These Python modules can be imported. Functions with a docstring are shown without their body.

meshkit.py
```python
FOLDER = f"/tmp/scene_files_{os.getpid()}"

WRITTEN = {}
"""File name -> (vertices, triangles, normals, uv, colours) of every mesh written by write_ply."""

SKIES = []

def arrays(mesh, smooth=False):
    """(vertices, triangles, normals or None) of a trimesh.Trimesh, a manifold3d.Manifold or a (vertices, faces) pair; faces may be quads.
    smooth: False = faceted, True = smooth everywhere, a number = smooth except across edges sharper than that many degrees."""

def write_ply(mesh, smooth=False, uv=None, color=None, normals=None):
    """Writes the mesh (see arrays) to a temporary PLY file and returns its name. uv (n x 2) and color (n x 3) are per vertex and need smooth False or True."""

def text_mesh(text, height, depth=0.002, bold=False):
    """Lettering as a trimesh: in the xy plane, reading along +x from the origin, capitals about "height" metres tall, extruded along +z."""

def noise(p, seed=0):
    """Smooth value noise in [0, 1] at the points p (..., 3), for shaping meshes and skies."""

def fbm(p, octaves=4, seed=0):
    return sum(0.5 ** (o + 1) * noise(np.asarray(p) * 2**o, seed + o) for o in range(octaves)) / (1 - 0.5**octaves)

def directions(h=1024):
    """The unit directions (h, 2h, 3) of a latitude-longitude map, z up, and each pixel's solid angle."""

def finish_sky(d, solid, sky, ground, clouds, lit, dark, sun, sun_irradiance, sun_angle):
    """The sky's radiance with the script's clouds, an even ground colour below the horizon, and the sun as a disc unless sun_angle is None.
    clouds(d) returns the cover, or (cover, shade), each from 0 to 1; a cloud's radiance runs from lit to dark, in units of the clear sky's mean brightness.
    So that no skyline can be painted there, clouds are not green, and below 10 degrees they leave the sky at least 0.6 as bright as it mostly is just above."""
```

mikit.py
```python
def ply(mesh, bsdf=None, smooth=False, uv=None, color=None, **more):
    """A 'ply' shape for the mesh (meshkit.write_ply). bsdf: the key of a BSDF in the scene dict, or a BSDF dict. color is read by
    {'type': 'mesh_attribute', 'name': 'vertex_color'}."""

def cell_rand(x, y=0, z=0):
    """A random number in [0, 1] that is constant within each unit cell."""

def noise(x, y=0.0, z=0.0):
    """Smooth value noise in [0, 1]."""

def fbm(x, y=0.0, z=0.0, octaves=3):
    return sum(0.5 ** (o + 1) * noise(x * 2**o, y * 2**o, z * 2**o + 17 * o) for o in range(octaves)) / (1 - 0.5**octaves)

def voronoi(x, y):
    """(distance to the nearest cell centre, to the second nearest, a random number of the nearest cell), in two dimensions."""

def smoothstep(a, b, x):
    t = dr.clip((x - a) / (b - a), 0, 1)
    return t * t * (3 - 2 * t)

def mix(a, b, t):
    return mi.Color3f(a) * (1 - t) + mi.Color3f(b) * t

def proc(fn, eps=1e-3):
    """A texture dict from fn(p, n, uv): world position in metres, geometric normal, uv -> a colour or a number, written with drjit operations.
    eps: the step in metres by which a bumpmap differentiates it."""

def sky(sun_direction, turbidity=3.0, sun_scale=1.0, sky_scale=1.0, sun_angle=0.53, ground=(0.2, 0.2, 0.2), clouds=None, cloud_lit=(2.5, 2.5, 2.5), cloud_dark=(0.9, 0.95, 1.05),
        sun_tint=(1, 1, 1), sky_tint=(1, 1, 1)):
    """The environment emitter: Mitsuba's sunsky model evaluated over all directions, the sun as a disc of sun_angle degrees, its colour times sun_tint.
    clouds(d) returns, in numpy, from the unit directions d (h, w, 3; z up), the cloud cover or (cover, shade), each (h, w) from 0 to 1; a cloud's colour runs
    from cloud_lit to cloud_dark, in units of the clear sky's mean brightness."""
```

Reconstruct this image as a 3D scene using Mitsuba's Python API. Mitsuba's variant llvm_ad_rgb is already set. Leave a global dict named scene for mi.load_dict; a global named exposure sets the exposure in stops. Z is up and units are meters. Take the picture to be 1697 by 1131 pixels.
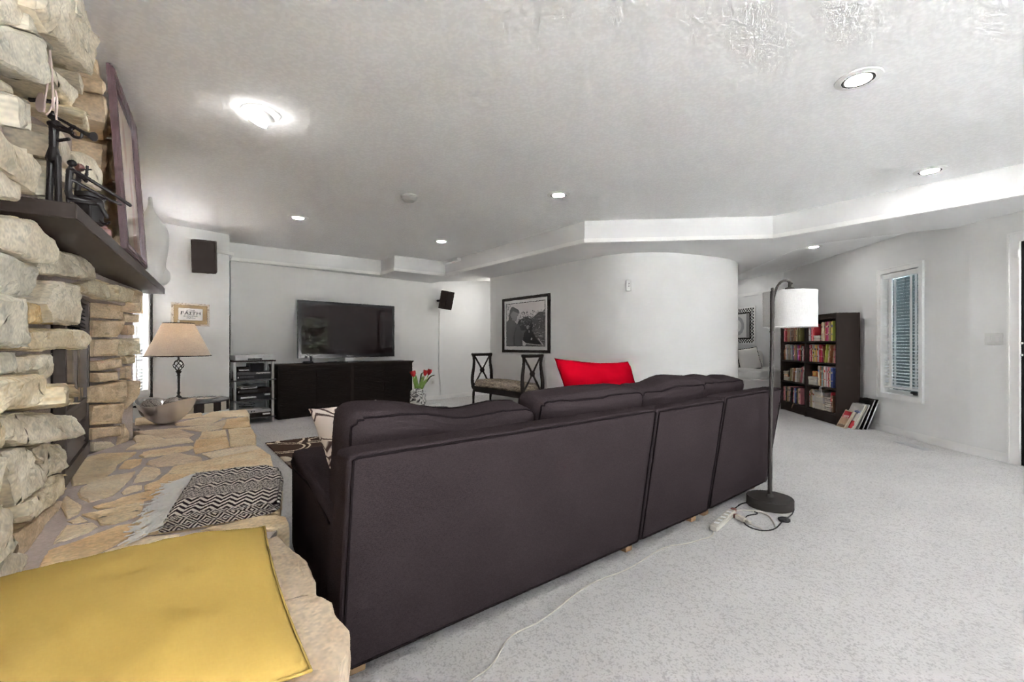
import math, random
import numpy as np, trimesh, shapely, shapely.geometry as sg
import drjit as dr
import mitsuba as mi
import manifold3d as m3
import mikit, meshkit
from mikit import proc, noise, fbm, voronoi, cell_rand, smoothstep, mix

T = mi.ScalarTransform4f
scene, labels = {}, {}
rng = np.random.default_rng(7)

# ------------------------------------------------------------------ camera, sky, exposure
exposure = 4.5
scene['camera'] = {'type': 'perspective', 'fov': 97.896, 'fov_axis': 'x', 'near_clip': 0.05, 'far_clip': 200.0,
                   'principal_point_offset_x': 0.0, 'principal_point_offset_y': -0.0048,
                   'to_world': T().look_at(origin=[0, 0, 1.12], target=[0.61566, 0.78801, 1.12], up=[0, 0, 1])}


def cloudfn(d):
    n = meshkit.noise(d * np.array([3.0, 3.0, 6.0]), 3) * 0.6 + meshkit.noise(d * 8.0, 5) * 0.4
    return np.clip(0.55 + n * 0.6, 0, 1), np.clip(n - 0.3, 0, 1)


scene['sky'] = mikit.sky([0.3, -0.5, 0.8], turbidity=3.0, sun_scale=0.0, sky_scale=0.7, ground=(0.16, 0.2, 0.12), clouds=cloudfn, cloud_lit=(1.5, 1.5, 1.5), cloud_dark=(1.0, 1.03, 1.08))
scene['sun'] = {'type': 'directional', 'direction': [0.76, -0.10, -0.64], 'irradiance': {'type': 'rgb', 'value': [17 * 1.0, 17 * 0.99, 17 * 0.975]}, 'sampling_weight': 6.0}
LAMP = 4.6   # radiance of the recessed lamps

# ------------------------------------------------------------------ helpers


def V(*a):
    return np.array(a, float)


def concat(ms):
    return trimesh.util.concatenate([m for m in ms if m is not None])


def xf(mesh, loc=(0, 0, 0), rz=0.0, rx=0.0, ry=0.0, scale=None):
    """A moved copy: scale, rotate about x, then y, then z (degrees), then shift."""
    m = mesh.copy()
    if scale is not None:
        m.apply_scale(scale)
    for a, ax in ((rx, (1, 0, 0)), (ry, (0, 1, 0)), (rz, (0, 0, 1))):
        if a:
            m.apply_transform(trimesh.transformations.rotation_matrix(math.radians(a), ax))
    m.apply_translation(loc)
    return m


def box(x0, x1, y0, y1, z0, z1, r=0.0):
    """A box, its edges chamfered by r."""
    if r <= 0:
        m = trimesh.creation.box((x1 - x0, y1 - y0, z1 - z0))
        m.apply_translation(((x0 + x1) / 2, (y0 + y1) / 2, (z0 + z1) / 2))
        return m
    pts = []
    for x, sx in ((x0, 1), (x1, -1)):
        for y, sy in ((y0, 1), (y1, -1)):
            for z, sz in ((z0, 1), (z1, -1)):
                pts += [(x + sx * r, y + sy * r, z), (x + sx * r, y, z + sz * r), (x, y + sy * r, z + sz * r)]
    return trimesh.convex.convex_hull(np.array(pts))


def lathe(profile, n=32):
    return trimesh.creation.revolve(np.array(profile, float), sections=n)


def cyl(r, z0, z1, n=24, r2=None):
    r2 = r if r2 is None else r2
    return lathe([(0, z0), (r, z0), (r2, z1), (0, z1)], n)


def tube(points, radii, sides=10, closed=False, cap=True):
    p = np.asarray(points, float)
    n = len(p)
    rad = np.broadcast_to(np.asarray(radii, float), (n,))
    t = np.roll(p, -1, 0) - np.roll(p, 1, 0) if closed else np.gradient(p, axis=0)
    t /= np.linalg.norm(t, axis=1, keepdims=True) + 1e-12
    u = np.cross(t[0], [0, 0, 1.0] if abs(t[0][2]) < 0.9 else [1.0, 0, 0])
    fr = []
    for i in range(n):
        u = u - t[i] * (u @ t[i])
        u /= np.linalg.norm(u) + 1e-12
        fr.append((u, np.cross(t[i], u)))
    a = np.arange(sides) * 2 * np.pi / sides
    v = np.vstack([p[i] + rad[i] * (np.cos(a)[:, None] * fr[i][0] + np.sin(a)[:, None] * fr[i][1]) for i in range(n)])
    f = []
    for i in range(n if closed else n - 1):
        j = (i + 1) % n
        for k in range(sides):
            l = (k + 1) % sides
            f += [(i * sides + k, i * sides + l, j * sides + l), (i * sides + k, j * sides + l, j * sides + k)]
    if cap and not closed:
        v = np.vstack([v, p[0], p[-1]])
        for k in range(sides):
            l = (k + 1) % sides
            f += [(n * sides, l, k), (n * sides + 1, (n - 1) * sides + k, (n - 1) * sides + l)]
    return trimesh.Trimesh(v, f, process=False)


def spline(pts, n=40, closed=False):
    from scipy.interpolate import CubicSpline
    p = np.asarray(pts, float)
    if closed:
        p = np.vstack([p, p[:1]])
    d = np.r_[0, np.cumsum(np.linalg.norm(np.diff(p, axis=0), axis=1))]
    cs = CubicSpline(d, p, bc_type='periodic' if closed else 'natural')
    return cs(np.linspace(0, d[-1], n + (1 if closed else 0)))[:n]


def prism(poly, z0, z1):
    """A shapely polygon (or point list) extruded from z0 to z1."""
    if not isinstance(poly, sg.base.BaseGeometry):
        poly = sg.Polygon(poly)
    m = concat([trimesh.creation.extrude_polygon(g, z1 - z0, engine='earcut') for g in getattr(poly, 'geoms', [poly])])
    m.apply_translation((0, 0, z0))
    return m


def rounded_slab(poly, z0, z1, r, n=300):
    """A plan polygon from z0 to z1 with a rounded upper edge."""
    ring = poly.exterior
    if not ring.is_ccw:
        ring = ring.reverse()
    q = np.array([ring.interpolate(k / n, normalized=True).coords[0] for k in range(n)])
    tg = np.roll(q, -1, 0) - np.roll(q, 1, 0)
    tg /= np.linalg.norm(tg, axis=1, keepdims=True)
    inn = np.stack([-tg[:, 1], tg[:, 0]], -1)
    rows = [np.c_[q, np.full(n, z0)]] + [np.c_[q + inn * r * (1 - math.cos(a)), np.full(n, z1 - r + r * math.sin(a))] for a in np.linspace(0, math.pi / 2, 7)]
    v = np.vstack(rows)
    f = []
    for i in range(len(rows) - 1):
        for k in range(n):
            l = (k + 1) % n
            f += [(i * n + k, i * n + l, (i + 1) * n + l), (i * n + k, (i + 1) * n + l, (i + 1) * n + k)]
    cap = trimesh.creation.extrude_polygon(sg.Polygon(rows[-1][:, :2]).buffer(0), 0.001, engine='earcut')
    cap.apply_translation((0, 0, z1 - 0.001))
    return concat([trimesh.Trimesh(v, f, process=False), cap])


def upright(mesh, p0, ang):
    """From (s, z, out) to the room: s along the direction ang (degrees from +X) from p0, 'out' to the right of it."""
    a = math.radians(ang)
    d, o = V(math.cos(a), math.sin(a), 0), V(math.sin(a), -math.cos(a), 0)
    M = np.eye(4)
    M[:3, 0], M[:3, 1], M[:3, 2], M[:3, 3] = d, (0, 0, 1), o, (p0[0], p0[1], p0[2] if len(p0) > 2 else 0)
    m = mesh.copy()
    m.apply_transform(M)
    return m


def softbox(w, d, h, r, bulge=(0, 0, 0), sub=4):
    """A rounded box w x d x h about the origin, with faces that bulge out by 'bulge' per axis."""
    m = trimesh.creation.box((w, d, h))
    for _ in range(sub):
        m = m.subdivide()
    v, hh = m.vertices.copy(), V(w, d, h) / 2
    u = v / hh
    q = np.clip(v, -(hh - r), hh - r)
    e = v - q
    l = np.linalg.norm(e, axis=1, keepdims=True)
    v = np.where(l > 1e-9, q + e / np.maximum(l, 1e-9) * r, v)
    for k in range(3):
        a, b = (k + 1) % 3, (k + 2) % 3
        v[:, k] += np.sign(u[:, k]) * np.abs(u[:, k]) ** 3 * bulge[k] * (1 - u[:, a] ** 2) * (1 - u[:, b] ** 2)
    return trimesh.Trimesh(v, m.faces, process=False)


def pillow(w, h, t, n=26, pinch=0.07, seed=0, wr=0.006):
    """A stuffed cushion about the origin, lying in xy."""
    g = np.linspace(-1, 1, n)
    u, v = np.meshgrid(g, g, indexing='ij')
    th = ((1 - u ** 4) * (1 - v ** 4)) ** 0.55 * (1 - 0.25 * (u ** 2 + v ** 2) / 2)
    x, y = u * w / 2 * (1 - pinch * (1 - v ** 2)), v * h / 2 * (1 - pinch * (1 - u ** 2))
    top = np.stack([x, y, t / 2 * th], -1).reshape(-1, 3)
    bot = np.stack([x, y, -t / 2 * th], -1).reshape(-1, 3)
    for s, a in ((0, top), (9, bot)):
        nz = meshkit.noise(a * V(7, 7, 3) / max(w, h), seed + s) - 0.5
        nz2 = meshkit.noise(a * V(22, 14, 3) / max(w, h), seed + s + 3) - 0.5
        a[:, 2] += (nz * 3 + nz2) * wr * np.repeat(1, 1) * th.reshape(-1)
    idx = np.arange(n * n).reshape(n, n)
    q = np.stack([idx[:-1, :-1], idx[1:, :-1], idx[1:, 1:], idx[:-1, 1:]], -1).reshape(-1, 4)
    f = np.vstack([q[:, [0, 1, 2]], q[:, [0, 2, 3]]])
    m = trimesh.Trimesh(np.vstack([top, bot]), np.vstack([f, f[:, ::-1] + n * n]), process=False)
    m.merge_vertices()
    return m


def rock(poly, z0, z1, seed, amp=0.012, edge=0.045, bev=0.02, tl=0.05):
    """A rough stone: the polygon (in xy) from z0 to z1, its front edges worn and its faces broken."""
    g = sg.Polygon(poly).buffer(0)
    if g.geom_type != 'Polygon':
        g = max(g.geoms, key=lambda k: k.area)
    m = trimesh.creation.extrude_polygon(g, z1 - z0, engine='earcut')
    m = m.subdivide_to_size(edge, max_iter=8)
    v = m.vertices.copy()
    d = shapely.distance(shapely.points(v[:, :2]), g.boundary)
    top = v[:, 2] > (z1 - z0) * 0.98
    k = np.clip(1 - d / bev, 0, 1)
    c = V(*g.centroid.coords[0])
    v[:, 2] -= np.where(top, k ** 1.5 * bev * 0.8, 0)
    sh = np.where(top, k, 0)[:, None] * 0.35 * bev
    dirn = c - v[:, :2]
    v[:, :2] += dirn / (np.linalg.norm(dirn, axis=1, keepdims=True) + 1e-6) * sh
    q = v + V(0, 0, seed * 3.17)
    tilt = rng.normal(0, tl, 2)
    v[:, 2] += np.where(top, (v[:, :2] - c) @ tilt, 0) + np.where(v[:, 2] > 0.01, 1, 0) * 0
    for ax in range(3):
        a = (meshkit.noise(q * 7, seed + ax * 11) - 0.5) * 1.2 + (meshkit.noise(q * 34, seed + 5 + ax * 7) - 0.5) * 1.3
        v[:, ax] += a * amp * (1.0 if ax == 2 else 0.75) * np.where(v[:, 2] < 0.004, 0.2, 1)
    m = trimesh.Trimesh(v, m.faces, process=False)
    m.merge_vertices()
    m.apply_translation((0, 0, z0))
    return m


def bones(segs, n=12):
    """Hulls of sphere pairs joined into one smooth body: segs of (p0, r0, p1, r1)."""
    out = m3.Manifold()
    for p0, r0, p1, r1 in segs:
        a, b = m3.Manifold.sphere(r0, n).translate(list(map(float, p0))), m3.Manifold.sphere(r1, n).translate(list(map(float, p1)))
        out = out + m3.Manifold.batch_hull([a, b])
    k = out.to_mesh()
    return trimesh.Trimesh(k.vert_properties[:, :3], k.tri_verts, process=False)


def numbered(key):
    if key not in scene and key not in labels:
        return key
    i = 1
    while f'{key}_{i:03d}' in scene or f'{key}_{i:03d}' in labels:
        i += 1
    return f'{key}_{i:03d}'


def obj(name, mesh, bsdf, parent=None, smooth=30, label=None, kind=None, **more):
    key = numbered((parent + '__' if parent else '') + name)
    scene[key] = mikit.ply(mesh, bsdf, smooth=smooth, **more)
    if label or kind:
        labels[key] = {k: v for k, v in (('label', label), ('kind', kind)) if v}
    return key


def thing(name, label, cat, group=None):
    key = numbered(name)
    labels[key] = {'label': label, 'category': cat}
    if group:
        labels[key]['group'] = group
    return key


def single(name, mesh, bsdf, label, cat, group=None, smooth=30, **more):
    """A thing that is one mesh."""
    key = thing(name, label, cat, group)
    scene[key] = mikit.ply(mesh, bsdf, smooth=smooth, **more)
    return key


def struct(name, mesh, bsdf, label, smooth=30, cat=None):
    key = name
    if mesh is not None:
        scene[key] = mikit.ply(mesh, bsdf, smooth=smooth)
    labels[key] = {'label': label, 'kind': 'structure'}
    return key


def text(s, height, depth=0.001, bold=False):
    m = meshkit.text_mesh(s, height, depth, bold)
    m.apply_translation((-m.bounds[:, 0].mean(), 0, 0))
    return m


# ------------------------------------------------------------------ materials
def C(*a):
    return {'type': 'rgb', 'value': list(map(float, a))}


def mat(name, color, rough=0.6, metal=0.0, spec=0.4, bump=None, bscale=0.001, **more):
    base = color if isinstance(color, dict) else C(*color)
    b = {'type': 'principled', 'base_color': base, 'roughness': rough, 'metallic': metal, 'specular': spec, **more}
    if bump is not None:
        b = {'type': 'bumpmap', 'tex': proc(bump, eps=0.002), 'scale': bscale, 'bsdf': b}
    scene[name] = {'type': 'twosided', 'bsdf': b}
    return name


def diffuse(name, color, bump=None, bscale=0.001, eps=0.002):
    b = {'type': 'diffuse', 'reflectance': color if isinstance(color, dict) else C(*color)}
    if bump is not None:
        b = {'type': 'bumpmap', 'tex': proc(bump, eps=eps), 'scale': bscale, 'bsdf': b}
    scene[name] = {'type': 'twosided', 'bsdf': b}
    return name


diffuse('paint', (0.80, 0.80, 0.795))
diffuse('trim_white', (0.87, 0.865, 0.855))


def popcorn(p, n, uv):
    return smoothstep(0.42, 0.85, noise(p.x * 75, p.y * 75, p.z * 75)) + 0.5 * noise(p.x * 170, p.y * 170, p.z * 40)


def popcorn_c(p, n, uv):
    a = smoothstep(0.35, 0.75, noise(p.x * 75 + 0.3, p.y * 75 + 0.3, p.z * 75))
    return mix((0.905, 0.91, 0.915), (0.955, 0.96, 0.965), a)


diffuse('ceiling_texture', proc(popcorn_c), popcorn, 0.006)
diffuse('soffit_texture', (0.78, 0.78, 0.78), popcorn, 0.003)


def carpet_c(p, n, uv):
    a = noise(p.x * 210, p.y * 210)
    b = noise(p.x * 90 + 7, p.y * 90)
    c = fbm(p.x * 2.2, p.y * 2.2, 0.0, 3)
    k = 0.6 * a + 0.4 * b
    col = mix((0.385, 0.376, 0.368), (0.535, 0.525, 0.517), smoothstep(0.12, 0.60, k))
    return col * (0.9 + 0.2 * c)


def carpet_b(p, n, uv):
    return noise(p.x * 110, p.y * 110) + 0.6 * noise(p.x * 240, p.y * 240)


diffuse('carpet', proc(carpet_c), carpet_b, 0.006)


def weave(k):
    def fn(p, n, uv):
        a = dr.sin((p.x + p.y) * k) * dr.sin((p.z + p.y * 0.3) * k)
        return 0.5 + 0.3 * a + 0.4 * noise(p.x * k * 0.5, p.y * k * 0.5, p.z * k * 0.5)
    return fn


def sofa_c(p, n, uv):
    a = noise(p.x * 330, p.y * 330, p.z * 330)
    b = fbm(p.x * 5, p.y * 5, p.z * 5, 3)
    return mix((0.0120, 0.0092, 0.0098), (0.0310, 0.0240, 0.0256), 0.65 * a + 0.35 * b)


diffuse('sofa_fabric', proc(sofa_c), weave(700), 0.0012)
diffuse('sofa_piping', (0.008, 0.0065, 0.007))


def stonecol(c1, c2, c3, off):
    def fn(p, n, uv):
        x, y, z = p.x + off, p.y + off * 2, p.z
        a = fbm(x * 7, y * 7, z * 9, 4)
        b = noise(x * 120, y * 120, z * 120)
        s = fbm(x * 22, y * 22, z * 26, 3)
        col = mix(c1, c2, smoothstep(0.32, 0.66, a))
        col = mix(col, c3, smoothstep(0.58, 0.75, s) * 0.55)
        return col * (0.83 + 0.32 * b)
    return fn


def stonebump(p, n, uv):
    return fbm(p.x * 30, p.y * 30, p.z * 30, 4) + 0.35 * noise(p.x * 150, p.y * 150, p.z * 150)


STONE = []
for i, (a, b, c) in enumerate([((0.58, 0.51, 0.40), (0.76, 0.70, 0.59), (0.40, 0.38, 0.31)),
                               ((0.50, 0.47, 0.40), (0.68, 0.64, 0.55), (0.33, 0.33, 0.29)),
                               ((0.62, 0.52, 0.37), (0.80, 0.72, 0.57), (0.50, 0.37, 0.20)),
                               ((0.56, 0.43, 0.29), (0.70, 0.57, 0.42), (0.40, 0.30, 0.20))]):
    STONE.append(diffuse(f'stone_{i}', proc(stonecol(a, b, c, i * 3.3)), stonebump, 0.010))
diffuse('stone_orange', proc(stonecol((0.50, 0.33, 0.14), (0.56, 0.44, 0.27), (0.40, 0.25, 0.10), 1.7)), stonebump, 0.010)
FLAG = []
for i, (a, b, c) in enumerate([((0.70, 0.54, 0.35), (0.78, 0.65, 0.46), (0.60, 0.45, 0.27)),
                               ((0.72, 0.59, 0.43), (0.80, 0.69, 0.53), (0.63, 0.50, 0.35)),
                               ((0.67, 0.48, 0.28), (0.75, 0.58, 0.38), (0.58, 0.40, 0.22)),
                               ((0.62, 0.49, 0.36), (0.72, 0.60, 0.46), (0.50, 0.37, 0.25))]):
    FLAG.append(diffuse(f'flag_{i}', proc(stonecol(a, b, c, i * 2.1 + 9)), stonebump, 0.004))


def mortar_c(p, n, uv):
    return mix((0.33, 0.27, 0.24), (0.44, 0.37, 0.335), fbm(p.x * 14, p.y * 14, p.z * 14, 3)) * (0.85 + 0.3 * noise(p.x * 150, p.y * 150, p.z * 150))


diffuse('mortar', proc(mortar_c), stonebump, 0.006)
diffuse('mortar_dark', (0.20, 0.185, 0.17))


def walnut_c(p, n, uv):
    g = fbm(p.x * 20, p.y * 3, p.z * 40, 3)
    return mix((0.017, 0.012, 0.010), (0.031, 0.022, 0.0185), g)


mat('mantel_wood', proc(walnut_c), 0.5, spec=0.18)
mat('espresso', (0.010, 0.007, 0.006), 0.5, spec=0.08)
mat('espresso_satin', (0.017, 0.012, 0.010), 0.55, spec=0.08)
mat('black_wood', (0.012, 0.009, 0.008), 0.45, spec=0.15)
mat('black_plastic', (0.010, 0.010, 0.011), 0.45, spec=0.15)
mat('black_gloss', (0.008, 0.008, 0.009), 0.12, spec=0.4)
mat('screen', (0.010, 0.006, 0.006), 0.02, spec=0.28)
mat('dark_grille', (0.014, 0.011, 0.010), 0.9, spec=0.05)
mat('bronze_black', (0.016, 0.0135, 0.012), 0.5, metal=0.0, spec=0.18)
mat('iron', (0.008, 0.0065, 0.0065), 0.38, metal=0.0, spec=0.22)
mat('silver', (0.62, 0.62, 0.62), 0.35, metal=0.9)
mat('silver_plastic', (0.55, 0.55, 0.55), 0.4, spec=0.5)
mat('steel', (0.74, 0.71, 0.68), 0.07, metal=1.0)
mat('smoke_shelf', (0.05, 0.05, 0.052), 0.15, spec=0.6)
mat('white_gloss', (0.78, 0.77, 0.76), 0.35, spec=0.5)
mat('white_matte', (0.87, 0.865, 0.855), 0.7, spec=0.2)
mat('white_plastic', (0.74, 0.735, 0.72), 0.4, spec=0.5)
mat('insert_metal', (0.055, 0.043, 0.038), 0.45, metal=0.5, spec=0.5)
diffuse('soot', (0.012, 0.011, 0.010))
scene['pane'] = {'type': 'thindielectric', 'int_ior': 1.5}
diffuse('black', (0.006, 0.006, 0.006))
# ------------------------------------------------------------------ outlines of the stones (metres, in the plane each lies in)
STONES_UPPER = [[[[1.711,2.007],[1.989,2.192],[1.984,2.131],[1.936,2.045],[1.814,1.98],[1.711,1.929]],0.14],[[[2.072,2.239],[2.208,2.33],[2.214,2.261],[2.161,2.236],[2.061,2.172]],0.12],[[[1.944,2.11],[2.154,2.226],[2.247,2.175],[2.254,2.153],[2.193,2.126],[2.0,2.073],[1.906,2.032]],0.15],[[[1.905,2.163],[2.12,2.305],[2.23,2.304],[2.5,2.374],[2.5,2.21],[2.008,2.089],[1.91,2.1]],0.2],[[[2.14,2.326],[2.226,2.383],[2.294,2.357],[2.406,2.332],[2.487,2.351],[2.53,2.318],[2.508,2.291],[2.425,2.256],[2.396,2.32],[2.163,2.264]],0.215],[[[1.643,1.897],[2.03,2.079],[2.046,2.056],[2.117,2.004],[2.069,1.949],[2.03,1.935],[1.643,1.823]],0.16],[[[2.298,2.175],[2.407,2.219],[2.429,2.176],[2.393,2.123],[2.358,2.148]],0.1],[[[2.154,2.046],[2.22,2.077],[2.508,2.139],[2.508,2.115],[2.455,2.045],[2.268,2.031],[2.173,2.041]],0.15],[[[2.381,2.156],[2.563,2.233],[2.662,2.249],[2.672,2.226],[2.631,2.18],[2.526,2.167]],0.15],[[[2.918,2.49],[3.187,2.585],[3.447,2.699],[3.447,2.564],[2.883,2.298],[2.77,2.263],[2.718,2.297],[2.906,2.398]],0.13],[[[3.026,2.353],[3.268,2.46],[3.787,2.661],[3.849,2.454],[3.297,2.224],[3.089,2.252]],0.1],[[[3.197,2.176],[3.849,2.431],[3.982,2.221],[3.455,2.024],[3.197,2.043]],0.1],[[[3.237,1.936],[3.908,2.176],[4.147,1.933],[3.658,1.753],[3.312,1.818]],0.11],[[[1.711,1.758],[1.989,1.867],[2.112,1.91],[2.166,1.915],[2.166,1.829],[2.056,1.799],[1.863,1.733],[1.711,1.682]],0.14],[[[1.811,1.853],[1.996,1.894],[2.02,1.881],[1.925,1.846],[1.811,1.801]],0.11],[[[2.304,1.981],[2.455,2.048],[2.693,2.138],[2.829,2.164],[2.877,2.099],[2.693,2.059],[2.334,1.97]],0.15],[[[2.346,1.889],[2.476,1.963],[2.577,1.942],[2.631,1.906],[2.595,1.849],[2.398,1.824]],0.12],[[[2.613,1.918],[2.88,2.008],[2.964,2.011],[3.065,1.971],[2.976,1.869],[2.749,1.846],[2.651,1.893]],0.12],[[[1.676,1.665],[1.79,1.689],[1.815,1.678],[1.915,1.697],[2.027,1.701],[2.088,1.697],[2.077,1.597],[1.985,1.595],[1.861,1.592],[1.676,1.587]],0.15],[[[1.744,1.594],[1.964,1.606],[2.012,1.594],[1.983,1.549],[1.744,1.492]],0.13],[[[2.467,1.797],[2.599,1.843],[2.682,1.826],[2.654,1.781],[2.49,1.76]],0.11],[[[2.318,1.764],[2.489,1.838],[2.52,1.772],[2.489,1.691],[2.318,1.655]],0.1],[[[2.701,1.782],[3.007,1.864],[3.194,1.838],[3.032,1.751],[2.701,1.698]],0.11]]
STONES_LOWER = [[[[1.536,1.418],[2.02,1.509],[2.071,1.501],[2.153,1.489],[2.253,1.46],[2.253,1.402],[2.054,1.387],[1.536,1.352]],0.1],[[[1.584,1.348],[2.21,1.382],[2.191,1.336],[2.182,1.278],[1.935,1.263],[1.584,1.247]],0.09],[[[2.299,1.454],[2.669,1.511],[3.116,1.563],[3.32,1.539],[3.32,1.47],[2.813,1.426],[2.236,1.369]],0.095],[[[2.462,1.363],[2.911,1.401],[2.987,1.324],[3.068,1.231],[3.027,1.212],[2.437,1.204],[2.318,1.266],[2.388,1.318]],0.1],[[[2.228,1.261],[2.571,1.281],[2.714,1.216],[2.686,1.205],[2.236,1.193]],0.06],[[[1.536,1.237],[1.877,1.257],[1.949,1.256],[1.972,1.168],[2.029,1.152],[2.02,1.112],[1.536,1.112]],0.1],[[[2.196,1.171],[3.004,1.19],[3.118,1.159],[3.023,1.099],[2.574,1.1],[2.126,1.098],[2.178,1.122]],0.075],[[[1.728,1.098],[2.051,1.092],[2.058,1.029],[1.728,1.031]],0.06],[[[2.094,1.079],[2.382,1.078],[2.382,1.037],[2.189,1.023],[2.102,1.031]],0.055],[[[2.36,1.08],[2.673,1.079],[2.7,1.03],[2.634,0.977],[2.401,0.978],[2.311,1.031]],0.06],[[[1.536,1.031],[1.934,1.027],[2.089,1.018],[2.116,0.957],[2.098,0.923],[1.816,0.938],[1.708,0.935],[1.536,0.944]],0.1],[[[2.058,0.981],[2.246,0.981],[2.856,0.936],[3.099,0.855],[2.993,0.841],[2.45,0.88],[2.114,0.912],[2.041,0.928]],0.11],[[[1.76,0.925],[1.972,0.912],[2.628,0.823],[2.705,0.764],[2.753,0.717],[2.585,0.729],[2.045,0.802],[1.912,0.836],[1.754,0.867]],0.1],[[[1.632,0.935],[1.821,0.911],[1.864,0.88],[1.852,0.833],[1.632,0.858]],0.08],[[[2.33,0.742],[2.535,0.728],[2.728,0.69],[2.814,0.626],[2.908,0.551],[2.8,0.551],[2.608,0.577],[2.511,0.652]],0.06],[[[1.815,0.824],[2.087,0.794],[2.155,0.763],[2.219,0.71],[2.372,0.66],[2.475,0.592],[2.394,0.589],[1.93,0.646],[1.864,0.73],[1.827,0.789]],0.08],[[[1.584,0.857],[1.797,0.81],[1.779,0.789],[1.797,0.731],[1.745,0.717],[1.584,0.725]],0.09],[[[2.068,0.617],[2.21,0.6],[2.707,0.562],[3.011,0.489],[3.011,0.428],[2.766,0.442],[2.453,0.483],[2.124,0.544],[2.053,0.576]],0.07],[[[2.186,0.495],[2.893,0.401],[3.074,0.262],[2.818,0.295],[2.489,0.329],[2.263,0.371],[2.219,0.445]],0.05],[[[1.768,0.706],[1.86,0.655],[1.834,0.619],[1.847,0.583],[1.914,0.541],[1.68,0.56],[1.584,0.57],[1.584,0.724]],0.09],[[[2.015,0.486],[2.176,0.421],[2.201,0.364],[2.08,0.37],[1.861,0.433],[1.728,0.474],[1.728,0.526]],0.06]]
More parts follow.
